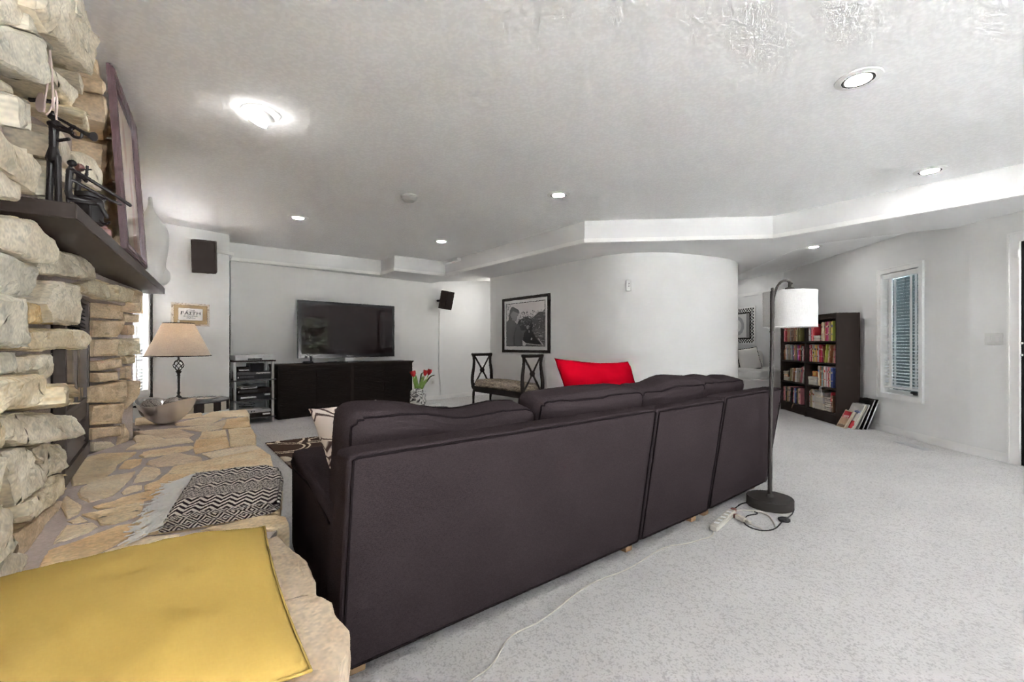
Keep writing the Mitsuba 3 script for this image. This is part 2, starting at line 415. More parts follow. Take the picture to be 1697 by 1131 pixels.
STONES_PIER = [[[[0.021,1.398],[0.232,1.413],[0.329,1.409],[0.314,1.306],[0.226,1.301],[0.021,1.301]],0.05],[[[0.015,1.277],[0.371,1.295],[0.329,1.222],[0.286,1.173],[0.039,1.169]],0.05],[[[0.015,1.148],[0.307,1.16],[0.301,1.036],[0.027,1.039]],0.05],[[[0.303,1.151],[0.534,1.167],[0.559,1.044],[0.36,1.035]],0.06],[[[0.015,1.003],[0.364,1.021],[0.386,0.953],[0.044,0.941]],0.05],[[[0.036,0.926],[0.338,0.924],[0.338,0.857],[0.041,0.864]],0.045],[[[-0.048,0.84],[0.17,0.84],[0.378,0.854],[0.378,0.728],[0.312,0.7],[-0.042,0.736]],0.07],[[[-0.019,0.718],[0.331,0.689],[0.331,0.542],[0.004,0.586]],0.06],[[[-0.019,0.566],[0.339,0.519],[0.324,0.45],[-0.019,0.491]],0.06],[[[0.05,0.461],[0.225,0.428],[0.284,0.376],[0.251,0.353],[0.05,0.396]],0.04],[[[0.413,0.521],[0.48,0.444],[0.465,0.369],[0.349,0.353]],0.02],[[[0.369,1.349],[0.543,1.351],[0.55,1.29],[0.398,1.287]],0.04],[[[0.416,1.266],[0.53,1.266],[0.538,1.195],[0.416,1.193]],0.03],[[[0.402,1.025],[0.53,1.035],[0.523,0.975],[0.431,0.969]],0.03],[[[0.416,0.952],[0.484,0.953],[0.484,0.846],[0.402,0.862]],0.03],[[[0.43,0.841],[0.546,0.836],[0.539,0.733],[0.491,0.683],[0.394,0.636],[0.422,0.723]],0.05],[[[0.402,1.414],[0.491,1.413],[0.484,1.38],[0.388,1.382]],0.03]]
STONES_LINTEL = [[[[-0.026,1.419],[0.23,1.48],[0.363,1.507],[0.586,1.509],[0.586,1.419],[0.465,1.397],[0.275,1.405],[0.036,1.401]],0.03],[[[0.559,1.502],[1.203,1.533],[1.076,1.429],[0.63,1.404]],0.04],[[[1.174,1.526],[1.275,1.517],[1.309,1.363],[1.002,1.353],[1.062,1.429]],0.05]]
FLAGSTONES = [[[-0.404,3.456],[-0.392,3.787],[-0.382,3.928],[-0.306,3.99],[-0.147,3.908],[-0.167,3.8],[-0.193,3.723],[-0.225,3.603],[-0.225,3.469],[-0.253,3.295],[-0.311,3.205],[-0.365,3.195]],[[-0.184,3.66],[-0.112,3.679],[-0.116,3.536],[-0.156,3.432],[-0.203,3.469]],[[-0.087,3.411],[-0.023,3.311],[-0.019,3.2],[-0.049,3.08],[-0.12,3.069],[-0.103,3.296]],[[-0.328,3.024],[-0.327,3.117],[-0.237,3.283],[-0.191,3.305],[-0.133,3.319],[-0.145,3.182],[-0.176,2.963],[-0.197,2.877],[-0.266,2.825],[-0.31,2.932]],[[-0.161,2.905],[-0.141,2.996],[-0.091,2.981],[-0.091,2.908],[-0.15,2.862]],[[-0.074,2.968],[-0.028,3.023],[0.01,3.147],[0.143,3.044],[0.118,2.963],[0.066,2.99],[0.007,2.868],[-0.031,2.838],[-0.069,2.867]],[[-0.243,2.718],[-0.184,2.751],[-0.066,2.83],[-0.012,2.835],[0.046,2.838],[0.009,2.705],[-0.054,2.69],[-0.173,2.674],[-0.225,2.677]],[[-0.268,2.621],[-0.173,2.645],[-0.077,2.667],[-0.079,2.526],[-0.091,2.465],[-0.157,2.419],[-0.196,2.434],[-0.216,2.521]],[[-0.368,2.988],[-0.297,2.77],[-0.292,2.657],[-0.315,2.615],[-0.366,2.863]],[[-0.307,2.569],[-0.279,2.604],[-0.249,2.523],[-0.287,2.529]],[[-0.315,2.318],[-0.3,2.508],[-0.229,2.483],[-0.211,2.423],[-0.231,2.372],[-0.284,2.332]],[[-0.313,2.08],[-0.317,2.246],[-0.261,2.263],[-0.143,2.37],[-0.098,2.366],[-0.092,2.3],[-0.109,2.216],[-0.148,2.155],[-0.212,2.073],[-0.26,2.033],[-0.303,2.028]],[[-0.252,1.969],[-0.208,2.033],[-0.141,2.108],[-0.095,2.171],[-0.022,2.161],[0.043,2.123],[0.022,2.054],[-0.035,1.996],[-0.113,1.959],[-0.218,1.884],[-0.286,1.835]],[[-0.323,1.997],[-0.275,2.02],[-0.292,1.955]],[[0.008,1.991],[0.081,2.094],[0.117,2.08],[0.231,1.956],[0.256,1.903],[0.242,1.746],[0.133,1.678],[0.042,1.703],[-0.058,1.716],[-0.082,1.8]],[[0.119,2.121],[0.369,2.114],[0.4,2.057],[0.392,1.96],[0.34,1.948],[0.238,1.999]],[[0.261,1.842],[0.333,1.863],[0.353,1.716],[0.374,1.594],[0.362,1.44],[0.345,1.373],[0.313,1.398],[0.251,1.404],[0.253,1.594]],[[0.253,1.387],[0.339,1.374],[0.367,1.291],[0.358,1.227],[0.367,1.141],[0.338,1.068],[0.303,1.025],[0.242,1.066],[0.239,1.145]],[[0.238,1.064],[0.303,1.023],[0.292,0.959],[0.256,0.856],[0.15,0.94],[0.202,1.05]],[[0.013,3.16],[0.047,3.306],[0.168,3.331],[0.24,3.385],[0.524,3.516],[0.548,3.282],[0.515,3.025],[0.498,2.889],[0.282,2.98],[0.152,3.066]],[[0.204,3.591],[0.368,3.661],[0.519,3.662],[0.53,3.534],[0.242,3.421]],[[0.437,4.481],[0.596,4.499],[0.574,4.053],[0.525,3.707],[0.376,3.702]],[[0.404,4.542],[0.484,5.112],[0.662,5.157],[0.605,4.566],[0.542,4.505]],[[0.29,5.447],[0.405,5.713],[0.714,5.694],[0.694,5.279],[0.663,5.204],[0.463,5.265]],[[0.133,5.386],[0.18,5.68],[0.316,5.729],[0.285,5.451]],[[-0.215,5.702],[-0.157,5.749],[-0.053,5.195],[-0.197,5.231]],[[0.082,5.09],[0.281,5.361],[0.45,5.229],[0.319,4.827],[0.101,4.96]],[[0.328,4.821],[0.475,5.074],[0.441,4.81],[0.408,4.646],[0.359,4.758]],[[0.09,4.823],[0.304,4.801],[0.382,4.703],[0.402,4.579],[0.249,4.527]],[[-0.195,4.874],[0.061,4.81],[0.089,4.788],[0.191,4.413],[0.152,4.295],[0.025,4.365],[-0.118,4.593]],[[-0.183,4.5],[-0.167,4.632],[-0.027,4.493],[0.003,4.326],[-0.159,4.318]],[[-0.2,4.06],[-0.157,4.265],[0.003,4.298],[0.151,4.267],[0.17,4.087],[-0.031,4.043],[-0.103,4.029]],[[-0.124,3.766],[-0.103,3.895],[0.097,3.92],[0.156,3.921],[0.166,3.842],[0.12,3.765],[-0.035,3.717],[-0.095,3.704]],[[0.256,4.489],[0.41,4.469],[0.39,4.167],[0.219,4.185]],[[0.198,4.146],[0.385,4.112],[0.365,3.71],[0.171,3.639],[0.168,3.795]],[[-0.081,3.491],[-0.071,3.572],[0.047,3.694],[0.079,3.711],[0.186,3.485],[0.184,3.392],[0.068,3.357],[-0.031,3.384]],[[0.128,2.888],[0.179,2.957],[0.497,2.827],[0.459,2.443],[0.246,2.498],[0.062,2.509],[-0.002,2.466],[-0.019,2.507],[0.032,2.742]],[[-0.044,2.526],[0.061,2.453],[0.445,2.397],[0.394,2.148],[0.121,2.156],[0.053,2.158],[-0.078,2.218],[-0.088,2.389]],[[0.041,1.64],[0.235,1.697],[0.244,1.568],[0.243,1.384],[0.238,1.239],[0.071,1.384]],[[-0.205,1.771],[-0.087,1.769],[0.012,1.649],[0.047,1.388],[-0.199,1.536]],[[-0.35,1.812],[-0.237,1.836],[-0.222,1.554],[-0.362,1.584]]]
HEARTH_EDGE = [[0.719,5.467],[0.667,5.153],[0.605,4.529],[0.582,4.077],[0.526,3.682],[0.531,3.511],[0.551,3.279],[0.498,2.872],[0.488,2.567],[0.455,2.411],[0.39,2.115],[0.404,2.054],[0.396,1.957],[0.342,1.863],[0.353,1.716],[0.374,1.594],[0.362,1.44],[0.345,1.361],[0.368,1.29],[0.36,1.223],[0.369,1.137],[0.338,1.063],[0.299,0.972],[0.258,0.855]]

# ------------------------------------------------------------------ the room
# floor
struct('floor', box(-3.2, 11.5, -4.6, 10, -0.12, 0.0), 'carpet', 'off-white cut pile carpet covering the whole floor')

# ceiling: main field at 2.60, dropped soffit at 2.35 around it, back room at 2.46
struct('ceiling', prism([(-3.0, -5.0), (4.3, -5.0), (7.6, 0.2), (11.0, 4.0), (11.5, 10), (-1.3, 10), (-1.3, 5.0), (-3.0, 0.5)], 2.60, 2.72), 'ceiling_texture', 'white popcorn-textured ceiling')
INNER = [(5.54, -0.75), (5.54, 2.20), (3.98, 3.68), (3.98, 7.04), (3.02, 7.04), (3.02, 7.62), (0.60, 7.62)]
OUTER = [(0.60, 9.4), (4.25, 9.4), (4.25, 7.75), (4.95, 7.12), (5.6, 6.6), (7.2, 6.6), (9.2, 5.6), (8.9, 4.62), (8.03, 3.75), (6.53, 2.37), (6.36, 2.12), (6.31, 1.90), (6.40, 1.41), (6.60, 0.74), (6.4, -0.1), (5.9, -0.75)]
SOFFIT = sg.Polygon(INNER + OUTER)
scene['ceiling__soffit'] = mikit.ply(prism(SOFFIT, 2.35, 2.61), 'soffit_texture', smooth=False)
labels['ceiling__soffit'] = {'label': 'dropped white soffit stepping around the raised ceiling field'}
BACKCEIL = sg.Polygon([(6.1, 0.2), (7.6, 0.7), (9.4, 2.9), (10.8, 4.6), (10.4, 7.0), (8.0, 6.0), (6.15, 2.4), (6.15, 1.0)])
scene['ceiling__back_ceiling'] = mikit.ply(prism(BACKCEIL, 2.46, 2.59), 'ceiling_texture', smooth=False)
scene['ceiling__hall_ceiling'] = mikit.ply(box(3.9, 9.0, 6.5, 9.6, 2.54, 2.59), 'ceiling_texture', smooth=False)


def strip_along(pts, width, z0, z1, side=1):
    """A flat strip of moulding of a given width along a plan polyline, on its left (side=1)."""
    line = sg.LineString(pts)
    return prism(line.buffer(width * side, single_sided=True, join_style=2, cap_style=2), z0, z1)


scene['trim_1'] = mikit.ply(concat([strip_along(INNER, 0.018, 2.338, 2.385), strip_along(INNER, -0.03, 2.338, 2.352)]), 'trim_white', smooth=False)
labels['trim_1'] = {'label': 'thin white picture rail along the lower edge of the soffit', 'kind': 'structure'}


def wall(name, p0, p1, z1, label, thick=0.12, holes=(), z0=0.0, bsdf='paint', parent=None):
    """A wall from p0 to p1 in plan, the room on its left, with holes (s0, s1, z0, z1)."""
    p0, p1 = V(*p0), V(*p1)
    L = float(np.linalg.norm(p1 - p0))
    g = sg.box(0, z0, L, z1)
    for h in holes:
        g = g.difference(sg.box(h[0], h[2], h[1], h[3]))
    m = upright(prism(g, 0, thick), p0, math.degrees(math.atan2(*(p1 - p0)[::-1])))
    return struct(name, m, bsdf, label, smooth=False)


def skirting(name, pts, label, h=0.085, t=0.014):
    """A baseboard along a plan polyline, the room on its left."""
    m = concat([strip_along(pts, t, 0.0, h - 0.012), strip_along(pts, t * 0.55, h - 0.014, h)])
    return struct(name, m, 'trim_white', label, smooth=False)


# television wall (turned 6 degrees), the pillar beside it and the window wall left of the pillar
a6, a16 = math.radians(6), math.radians(16)
TV0 = V(0.776, 7.70)
TVD = V(math.cos(a6), math.sin(a6))
wall('wall_back', TV0 + TVD * 8.0, TV0, 2.62, 'long pale wall behind the television')
PIL = V(0.70, 7.10)
PILD = V(math.cos(a16), math.sin(a16))
PIL_L = PIL - PILD * 0.86
struct('wall_pillar', prism([PIL, PIL_L, PIL_L + V(-0.2, 1.2), (0.776, 8.0)], 0, 2.62), 'paint', 'short pale pillar wall with a speaker and a small sign', smooth=False)
WL0, WL1 = V(-0.62, 5.25), PIL_L
wall('wall_left', PIL_L, WL0, 2.62, 'narrow window wall between the stone fireplace and the pillar', holes=[(0.10, 1.25, 0.42, 1.98)])
skirting('baseboard_back', [TV0 + TVD * 7.9, TV0 + TVD * 0.0], 'white baseboard along the television wall')
skirting('baseboard_pillar', [PIL, PIL_L], 'white baseboard at the foot of the pillar wall')
struct('trim_2', concat([upright(prism(sg.box(0.62, 2.325, 0.905, 2.365), 0, 0.03), PIL_L, 16), prism([PIL + V(0.0, -0.03), PIL + V(0.035, -0.02), PIL + V(0.05, 0.3), PIL + V(0.01, 0.3)], 2.325, 2.365)]), 'trim_white', 'short white picture rail at the corner of the pillar wall', smooth=False)

# the curved block in the middle
CURVE = spline([(4.80, 4.66), (4.80, 4.38), (4.87, 3.92), (5.21, 3.49), (5.77, 3.26), (6.36, 3.15), (6.78, 3.19), (7.18, 3.42), (7.48, 3.85), (7.60, 4.5)], 60)
BLOCK = [(4.80, 6.80)] + [tuple(p) for p in CURVE] + [(7.60, 6.80)]
struct('wall_center', prism(BLOCK, 0, 2.62), 'paint', 'pale wall that runs straight and then curves round into the back room', smooth=40)
skirting('baseboard_center', ([(5.6, 6.80), (4.80, 6.80)] + [tuple(p) for p in CURVE])[::-1], 'white baseboard around the foot of the curved wall')

# right wall with a window, then the turned piece with switch and patio door
RW0, RW1 = V(6.485, 0.716), V(9.02, 3.397)
RWA = math.degrees(math.atan2(*(RW1 - RW0)[::-1]))
wall('wall_right', RW0, RW1, 2.62, 'pale wall with a narrow blind-covered window', holes=[(0.615, 1.215, 0.50, 2.02)])
FW1 = V(10.3, 6.24)
wall('wall_far', RW1, FW1, 2.62, 'pale wall of the back room with a framed ring print')
DW1 = RW0 + V(-0.566, -0.824) * 5.0
wall('wall_door', DW1, RW0, 2.62, 'pale wall with a double light switch beside the patio door', holes=[(float(np.hypot(*(DW1 - RW0))) - 2.45, float(np.hypot(*(DW1 - RW0))) - 0.444, -0.01, 2.07)])
skirting('baseboard_right', [RW0, RW1], 'white baseboard under the narrow window')
skirting('baseboard_door', [RW0 + V(-0.566, -0.824) * 0.345, RW0], 'white baseboard under the light switch')
skirting('baseboard_far', [RW1, FW1], 'white baseboard in the back room')
struct('trim_3', upright(prism(sg.box(0.2, 2.10, 3.1, 2.16), 0, 0.022), FW1, math.degrees(math.atan2(*(RW1 - FW1)[::-1]))), 'trim_white', 'thin white picture rail on the wall of the back room', smooth=False)

# behind the camera: a wall with a wide window that lights the room, and the wall beyond the fireplace
BK0 = V(-2.0, -3.6)
wall('wall_front', BK0, DW1, 2.62, 'pale wall behind the viewer with a wide window', holes=[(0.25, 5.35, 0.06, 2.40)])
wall('wall_side', (-0.62, 0.60), BK0, 2.62, 'pale wall beside the near end of the fireplace')
wall('wall_hall', (7.4, 6.4), (7.4, 9.3), 2.62, 'pale end wall of the hall')
wall('wall_rear', (10.6, 6.3), (7.6, 6.5), 2.62, 'pale wall at the rear of the back room')


# ------------------------------------------------------------------ windows and the patio door
def window_unit(key, p0, ang, s0, s1, z0, z1, label, depth=0.10, casing=0.065, inset=0.07):
    """Casing, jamb, sash frame and pane of a window in a wall: s from p0 along ang, room to the right of that direction."""
    g = sg.box(s0 - casing, z0 - casing, s1 + casing, z1 + casing).difference(sg.box(s0, z0, s1, z1))
    cas = concat([prism(g, -0.002, 0.018), prism(sg.box(s0 - casing, z0 - casing, s1 + casing, z1 + casing).difference(sg.box(s0 - casing + 0.014, z0 - casing + 0.014, s1 + casing - 0.014, z1 + casing - 0.014)), 0.0, 0.026)])
    struct(key, upright(cas, p0, ang), 'trim_white', label, smooth=False)
    jam = prism(sg.box(s0 - 0.012, z0 - 0.012, s1 + 0.012, z1 + 0.012).difference(sg.box(s0, z0, s1, z1)), -depth - 0.02, 0.002)
    obj('jamb', upright(jam, p0, ang), 'trim_white', key, smooth=False)
    sash = prism(sg.box(s0, z0, s1, z1).difference(sg.box(s0 + 0.045, z0 + 0.045, s1 - 0.045, z1 - 0.045)), -depth, -inset)
    obj('sash', upright(sash, p0, ang), 'white_plastic', key, smooth=False)
    m = trimesh.Trimesh([(s0 + .04, z0 + .04, -inset - .012), (s1 - .04, z0 + .04, -inset - .012), (s1 - .04, z1 - .04, -inset - .012), (s0 + .04, z1 - .04, -inset - .012)], [(0, 1, 2), (0, 2, 3)], process=False)
    obj('pane', upright(m, p0, ang), 'pane', key, smooth=False)


def blind(label, p0, ang, s0, s1, z0, z1, n, tilt=12, out=-0.035, hang=0.0):
    t = thing('window_blind', label, 'blind')
    slat = box(s0 + .004, s1 - .004, -0.0013, 0.0013, -0.024, 0.024)
    obj('head_rail', upright(box(s0, s1, z1 - 0.062, z1 - 0.002, out - .03, out + .042, .004), p0, ang), 'white_matte', t)
    for i in range(n):
        z = z0 + (z1 - 0.09 - z0) * (i + 0.5) / n
        obj('slat', upright(xf(slat, (0, z, out), rx=tilt), p0, ang), 'blind_slat', t, smooth=False)
    for f in (0.22, 0.78):
        s = s0 + (s1 - s0) * f
        obj('ladder_tape', upright(concat([box(s - .018, s + .018, z0, z1 - .05, out + .026, out + .0275), box(s - .018, s + .018, z0, z1 - .05, out - .0275, out - .026)]), p0, ang), 'white_matte', t, smooth=False)
    obj('bottom_rail', upright(box(s0 + .004, s1 - .004, z0 - .018, z0 + .006, out - .025, out + .025, .004), p0, ang), 'white_matte', t)
    return t


scene['blind_slat'] = {'type': 'twosided', 'bsdf': {'type': 'diffuse', 'reflectance': C(0.80, 0.81, 0.82)}}
AW = math.degrees(math.atan2(*(RW0 - RW1)[::-1]))
LRW = float(np.linalg.norm(RW1 - RW0))
window_unit('window_2', (*RW1, 0), AW, LRW - 1.215, LRW - 0.615, 0.50, 2.02, 'narrow white-cased window in the right wall')
blind('white horizontal slat blind in the narrow window of the right wall', (*RW1, 0), AW, LRW - 1.205, LRW - 0.625, 0.585, 2.012, 34, tilt=8)
k = obj('crank_handle', upright(concat([box(LRW - 0.80, LRW - 0.70, 0.525, 0.55, -0.07, -0.03, .006), box(LRW - 0.735, LRW - 0.68, 0.515, 0.54, -0.045, -0.01, .006)]), (*RW1, 0), AW), 'black_plastic', 'window_2', label='black crank handle')
AL = math.degrees(math.atan2(*(PIL_L - WL0)[::-1]))
LWL = float(np.linalg.norm(PIL_L - WL0))
window_unit('window_1', (*WL0, 0), AL, LWL - 1.25, LWL - 0.10, 0.42, 1.98, 'bright blind-covered window between fireplace and pillar')
blind('white horizontal slat blind in the bright window behind the stone fireplace', (*WL0, 0), AL, LWL - 1.24, LWL - 0.11, 0.46, 1.97, 38, tilt=-70)
k = obj('jamb_strip', upright(box(LWL - 0.05, LWL - 0.015, 0.35, 1.98, 0.0, 0.03), (*WL0, 0), AL), 'black_wood', 'window_1', smooth=False, label='dark strip at the edge of the window')

# patio door in the turned wall
AD = math.degrees(math.atan2(-0.824, -0.566))
cas = prism(sg.box(0.354, 0, 2.54, 2.16).difference(sg.box(0.444, -0.1, 2.45, 2.07)), -0.002, 0.02)
cas2 = prism(sg.box(0.354, 0, 2.54, 2.16).difference(sg.box(0.369, -0.1, 2.525, 2.145)), 0, 0.03)
struct('door_1', upright(concat([cas, cas2]), (*RW0, 0), AD), 'trim_white', 'patio door with white casing at the right edge of the photo', smooth=False)
obj('jamb', upright(prism(sg.box(0.432, 0, 2.462, 2.082).difference(sg.box(0.444, -0.1, 2.45, 2.07)), -0.13, 0.002), (*RW0, 0), AD), 'trim_white', 'door_1', smooth=False)
obj('weather_strip', upright(prism(sg.box(0.444, 0, 2.45, 2.07).difference(sg.box(0.456, 0.02, 2.428, 2.048)), -0.022, -0.001), (*RW0, 0), AD), 'black', 'door_1', smooth=False, label='black weather strip')
for s0, s1 in ((0.456, 1.45), (1.45, 2.428)):
    obj('leaf_frame', upright(prism(sg.box(s0, 0.02, s1, 2.048).difference(sg.box(s0 + .03, 0.16, s1 - .03, 1.98)), -0.065, -0.022), (*RW0, 0), AD), 'white_plastic', 'door_1', smooth=False)
    m = trimesh.Trimesh([(s0 + .02, .15, -.04), (s1 - .02, .15, -.04), (s1 - .02, 1.99, -.04), (s0 + .02, 1.99, -.04)], [(0, 1, 2), (0, 2, 3)], process=False)
    obj('glass', upright(m, (*RW0, 0), AD), 'pane', 'door_1', smooth=False)
for z in (1.13, 1.02):
    obj('lock', upright(xf(trimesh.creation.icosphere(2, 0.012), (0.452, z, 0.004)), (*RW0, 0), AD), 'silver', 'door_1', smooth=True)
obj('hinge_block', upright(box(0.415, 0.447, 1.92, 2.0, 0.0, 0.035, .003), (*RW0, 0), AD), 'white_matte', 'door_1')
# the wide window behind the viewer
AB = math.degrees(math.atan2(*(BK0 - DW1)[::-1]))
LBK = float(np.linalg.norm(BK0 - DW1))
struct('window_3', upright(prism(sg.box(LBK - 5.42, 0.0, LBK - 0.18, 2.47).difference(sg.box(LBK - 5.35, 0.06, LBK - 0.25, 2.40)), -0.002, 0.02), (*DW1, 0), AB), 'trim_white', 'wide window behind the viewer', smooth=False)
obj('mullion', upright(concat([box(LBK - 5.35 + 1.275 * i - .03, LBK - 5.35 + 1.275 * i + .03, 0.06, 2.40, -.09, -.03) for i in range(1, 4)]), (*DW1, 0), AB), 'white_plastic', 'window_3', smooth=False)
# ------------------------------------------------------------------ recessed lamps
scene['lamp_white'] = {'type': 'twosided', 'bsdf': {'type': 'diffuse', 'reflectance': C(0.82, 0.82, 0.81)}}


def downlight(label, x, y, z, r=0.085, power=1.0, tilt=0, toward=0, eyeball=False, key=None):
    t = thing('recessed_light', label, 'ceiling light', None)
    if eyeball:
        obj('trim_ring', xf(lathe([(r * 0.80, 0.0), (r * 1.12, 0.0), (r * 1.12, -0.006), (r * 0.9, -0.012), (r * 0.80, -0.010), (r * 0.80, 0)], 48), (x, y, z)), 'lamp_white', t)
        a = np.linspace(0.35, 1.25, 10)
        prof = [(r * 0.92 * math.sin(b), -r * 0.92 * math.cos(b) + r * 0.25) for b in a]
        obj('eyeball', xf(lathe(prof, 48), (x, y, z), rx=tilt, rz=toward), 'lamp_white', t)
        disc = xf(trimesh.creation.cylinder(r * 0.62, 0.004, sections=40), (0, 0, -r * 0.62), )
        m = xf(disc, (x, y, z), rx=tilt, rz=toward)
    else:
        obj('trim_ring', xf(lathe([(r * 0.86, -0.002), (r * 0.9, -0.009), (r * 1.28, -0.005), (r * 1.3, 0.0), (r * 1.0, 0.0), (r * 0.86, -0.002)], 48), (x, y, z)), 'lamp_white', t)
        obj('gap_ring', xf(lathe([(r * 0.66, -0.003), (r * 0.90, -0.003), (r * 0.90, -0.0095), (r * 0.84, -0.0095), (r * 0.80, -0.0045), (r * 0.66, -0.0045), (r * 0.66, -0.003)], 48), (x, y, z)), 'black', t)
        m = xf(trimesh.creation.cylinder(r * 0.73, 0.004, sections=40), (0, 0, -0.008), )
        m = xf(m, (x, y, z), rx=tilt, rz=toward)
    k = obj('lamp', m, 'lamp_white', t, emitter={'type': 'area', 'radiance': C(LAMP * power, LAMP * power * 0.985, LAMP * power * 0.965)})
    return t


downlight('white eyeball ceiling light tilted towards the stone chimney', 0.49, 3.23, 2.60, 0.10, 0.7, tilt=22, toward=75, eyeball=True)
downlight('largest round recessed ceiling light, nearest in the top right corner', 3.05, 0.77, 2.60)
downlight('recessed ceiling light close to the soffit at the right edge', 5.14, 0.80, 2.60)
downlight('recessed ceiling light in the middle above the sofa, with a black inner ring', 3.075, 3.19, 2.60)
downlight('recessed ceiling light left of the smoke detector, above the television', 1.235, 5.63, 2.60)
downlight('recessed ceiling light nearest the inner corner of the soffit', 3.14, 5.66, 2.60)
downlight('small recessed light in the low ceiling over the bookcases', 7.02, 2.27, 2.46, 0.075, 1.4)
downlight('recessed ceiling light behind the viewer', 0.6, 0.75, 2.60)
downlight('recessed ceiling light behind the viewer by the patio door', 3.1, -1.7, 2.60)
downlight('recessed light in the hall behind the curved wall', 5.35, 7.35, 2.54, 0.08, 2.0)
downlight('recessed light deep in the back room', 8.75, 4.35, 2.46, 0.08, 1.0)
# ------------------------------------------------------------------ the stone fireplace
mort = [box(-1.25, -1.02, 0.2, 5.5, 0, 2.62),
        prism([(-0.80, 0.6), (-0.44, 0.6), (-0.44, 3.14), (-0.80, 3.14)], 0, 1.56),
        prism([(-0.43, 4.08), (-0.19, 4.59), (-0.22, 5.02), (-0.60, 5.27), (-0.95, 4.08)], 0, 1.56),
        prism([(-0.44, 3.0), (-0.42, 3.28), (-0.14, 4.75), (-0.58, 5.25), (-0.80, 3.0)], 1.40, 1.56),
        prism([(-0.61, 0.6), (-0.20, 5.02), (-0.60, 5.26), (-0.95, 0.6)], 1.555, 2.61)]
struct('wall_fireplace', concat(mort), 'mortar', 'chimney wall of rough stacked stone with dark recessed mortar', smooth=False)
PLA, PLB, PLL, PLU = ((-0.42, 0, 0), 90.0), ((-0.42, 4.07, 0), math.degrees(math.atan2(0.68, 0.32))), ((-0.40, 3.28, 0), math.degrees(math.atan2(1.47, 0.28))), ((-0.636, 0, 0), math.degrees(math.atan2(5, 0.4375)))


STONES_UPPER = [(q_, (o_ - .035 if max(s_[0] for s_ in q_) > 3.3 else o_)) for q_, o_ in STONES_UPPER]


def stones(data, pl, mats, seed, amp=0.012):
    for i, (poly, off) in enumerate(data):
        g = sg.Polygon(poly).buffer(0)
        s = min(1.0, math.sqrt(g.area) / 0.25)
        m = rock(poly, -0.03, off, seed + i, amp * (0.5 + 0.5 * s), edge=0.055, bev=0.012 * (0.5 + 0.5 * s), tl=0.10)
        obj('stone', upright(m, *pl), mats[i % len(mats)], 'wall_fireplace', smooth=False)


S0, S1, S2, S3, SO = 'stone_0', 'stone_1', 'stone_2', 'stone_3', 'stone_orange'
stones(STONES_UPPER, PLU, [S0, S2, S1, S0, S0, S1, S0, S0, S0, S3, S3, S3, S2, S1, S0, S2, S0, S0, S0, S0, S0, S0, S0], 100)
stones(STONES_LOWER, PLA, [S0, S1, S0, S0, SO, S1, S2, S1, S0, S0, S2, S2, S0, S2, S0, S0, S0, S2, S3, S0, S0], 200)
stones(STONES_PIER, PLB, [S3, S3, S3, S2, S3, S3, S3, S3, S3, S2], 300, 0.009)
stones(STONES_LINTEL, PLL, [S2, S2, S3], 400, 0.008)


def fill(s0, s1, z0, z1, pl, seed, off=0.09):
    """Courses of stone where the photograph does not reach: beside the viewer and behind the leaning frame."""
    out, z = [], z0
    while z < z1 - 0.05:
        h = min(rng.uniform(0.11, 0.2), z1 - z)
        s = s0
        while s < s1 - 0.06:
            w = min(rng.uniform(0.2, 0.42), s1 - s)
            j = lambda: rng.uniform(-0.012, 0.012)
            out.append(([(s + .012 + j(), z + .01 + j()), (s + w / 2, z + .008 + j()), (s + w - .012 + j(), z + .01 + j()), (s + w - .012 + j(), z + h - .012 + j()), (s + .012 + j(), z + h - .012 + j())], off + rng.uniform(-.02, .03)))
            s += w
        z += h
    stones(out, pl, [S0, S1, S2, S3], seed)


fill(0.65, 1.50, 0.02, 1.54, PLA, 500)
fill(0.65, 1.62, 1.60, 2.58, PLU, 560)
fill(4.05, 4.98, 1.63, 2.58, PLU, 620, 0.03)

# the metal insert with its glass door
FI = ((-0.40, 0, 0), 90.0)
ins = thing('fireplace_insert', 'dark metal fireplace insert with louvres and a glass door set in the stone wall', 'fireplace')
fb = concat([box(3.14, 4.07, 0.40, 1.40, -0.55, -0.53), box(3.14, 3.16, 0.40, 1.40, -0.53, -0.03), box(4.05, 4.07, 0.40, 1.40, -0.53, -0.03), box(3.14, 4.07, 0.40, 0.42, -0.53, -0.03), box(3.14, 4.07, 1.38, 1.40, -0.53, -0.03)])
obj('firebox', upright(fb, *FI), 'soot', ins, smooth=False)
obj('frame', upright(prism(sg.box(3.13, 0.40, 4.08, 1.405).difference(sg.box(3.19, 0.475, 4.02, 1.375)), -0.03, 0.012), *FI), 'insert_metal', ins, smooth=False)
for z in np.linspace(1.21, 1.36, 7):
    obj('louvre', upright(xf(box(3.19, 4.02, -0.0025, 0.0025, -0.018, 0.018), (0, z, -0.02), rx=35), *FI), 'black_plastic', ins, smooth=False)
for z in np.linspace(0.49, 0.635, 6):
    obj('louvre', upright(xf(box(3.19, 4.02, -0.003, 0.003, -0.02, 0.02), (0, z, -0.018), rx=35), *FI), 'insert_metal', ins, smooth=False)
obj('rail', upright(box(3.19, 4.02, 0.652, 0.745, -0.02, 0.002, .003), *FI), 'insert_metal', ins)
d = obj('glass_door', upright(prism(sg.box(3.19, 0.748, 4.02, 1.192).difference(sg.box(3.215, 0.773, 3.59, 1.167)).difference(sg.box(3.61, 0.773, 3.995, 1.167)), -0.012, 0.006), *FI), 'insert_metal', ins, smooth=False)
for s0, s1 in ((3.21, 3.595), (3.605, 4.0)):
    obj('pane', upright(trimesh.Trimesh([(s0, .768, -.004), (s1, .768, -.004), (s1, 1.172, -.004), (s0, 1.172, -.004)], [(0, 1, 2), (0, 2, 3)], process=False), *FI), 'pane', d, smooth=False)

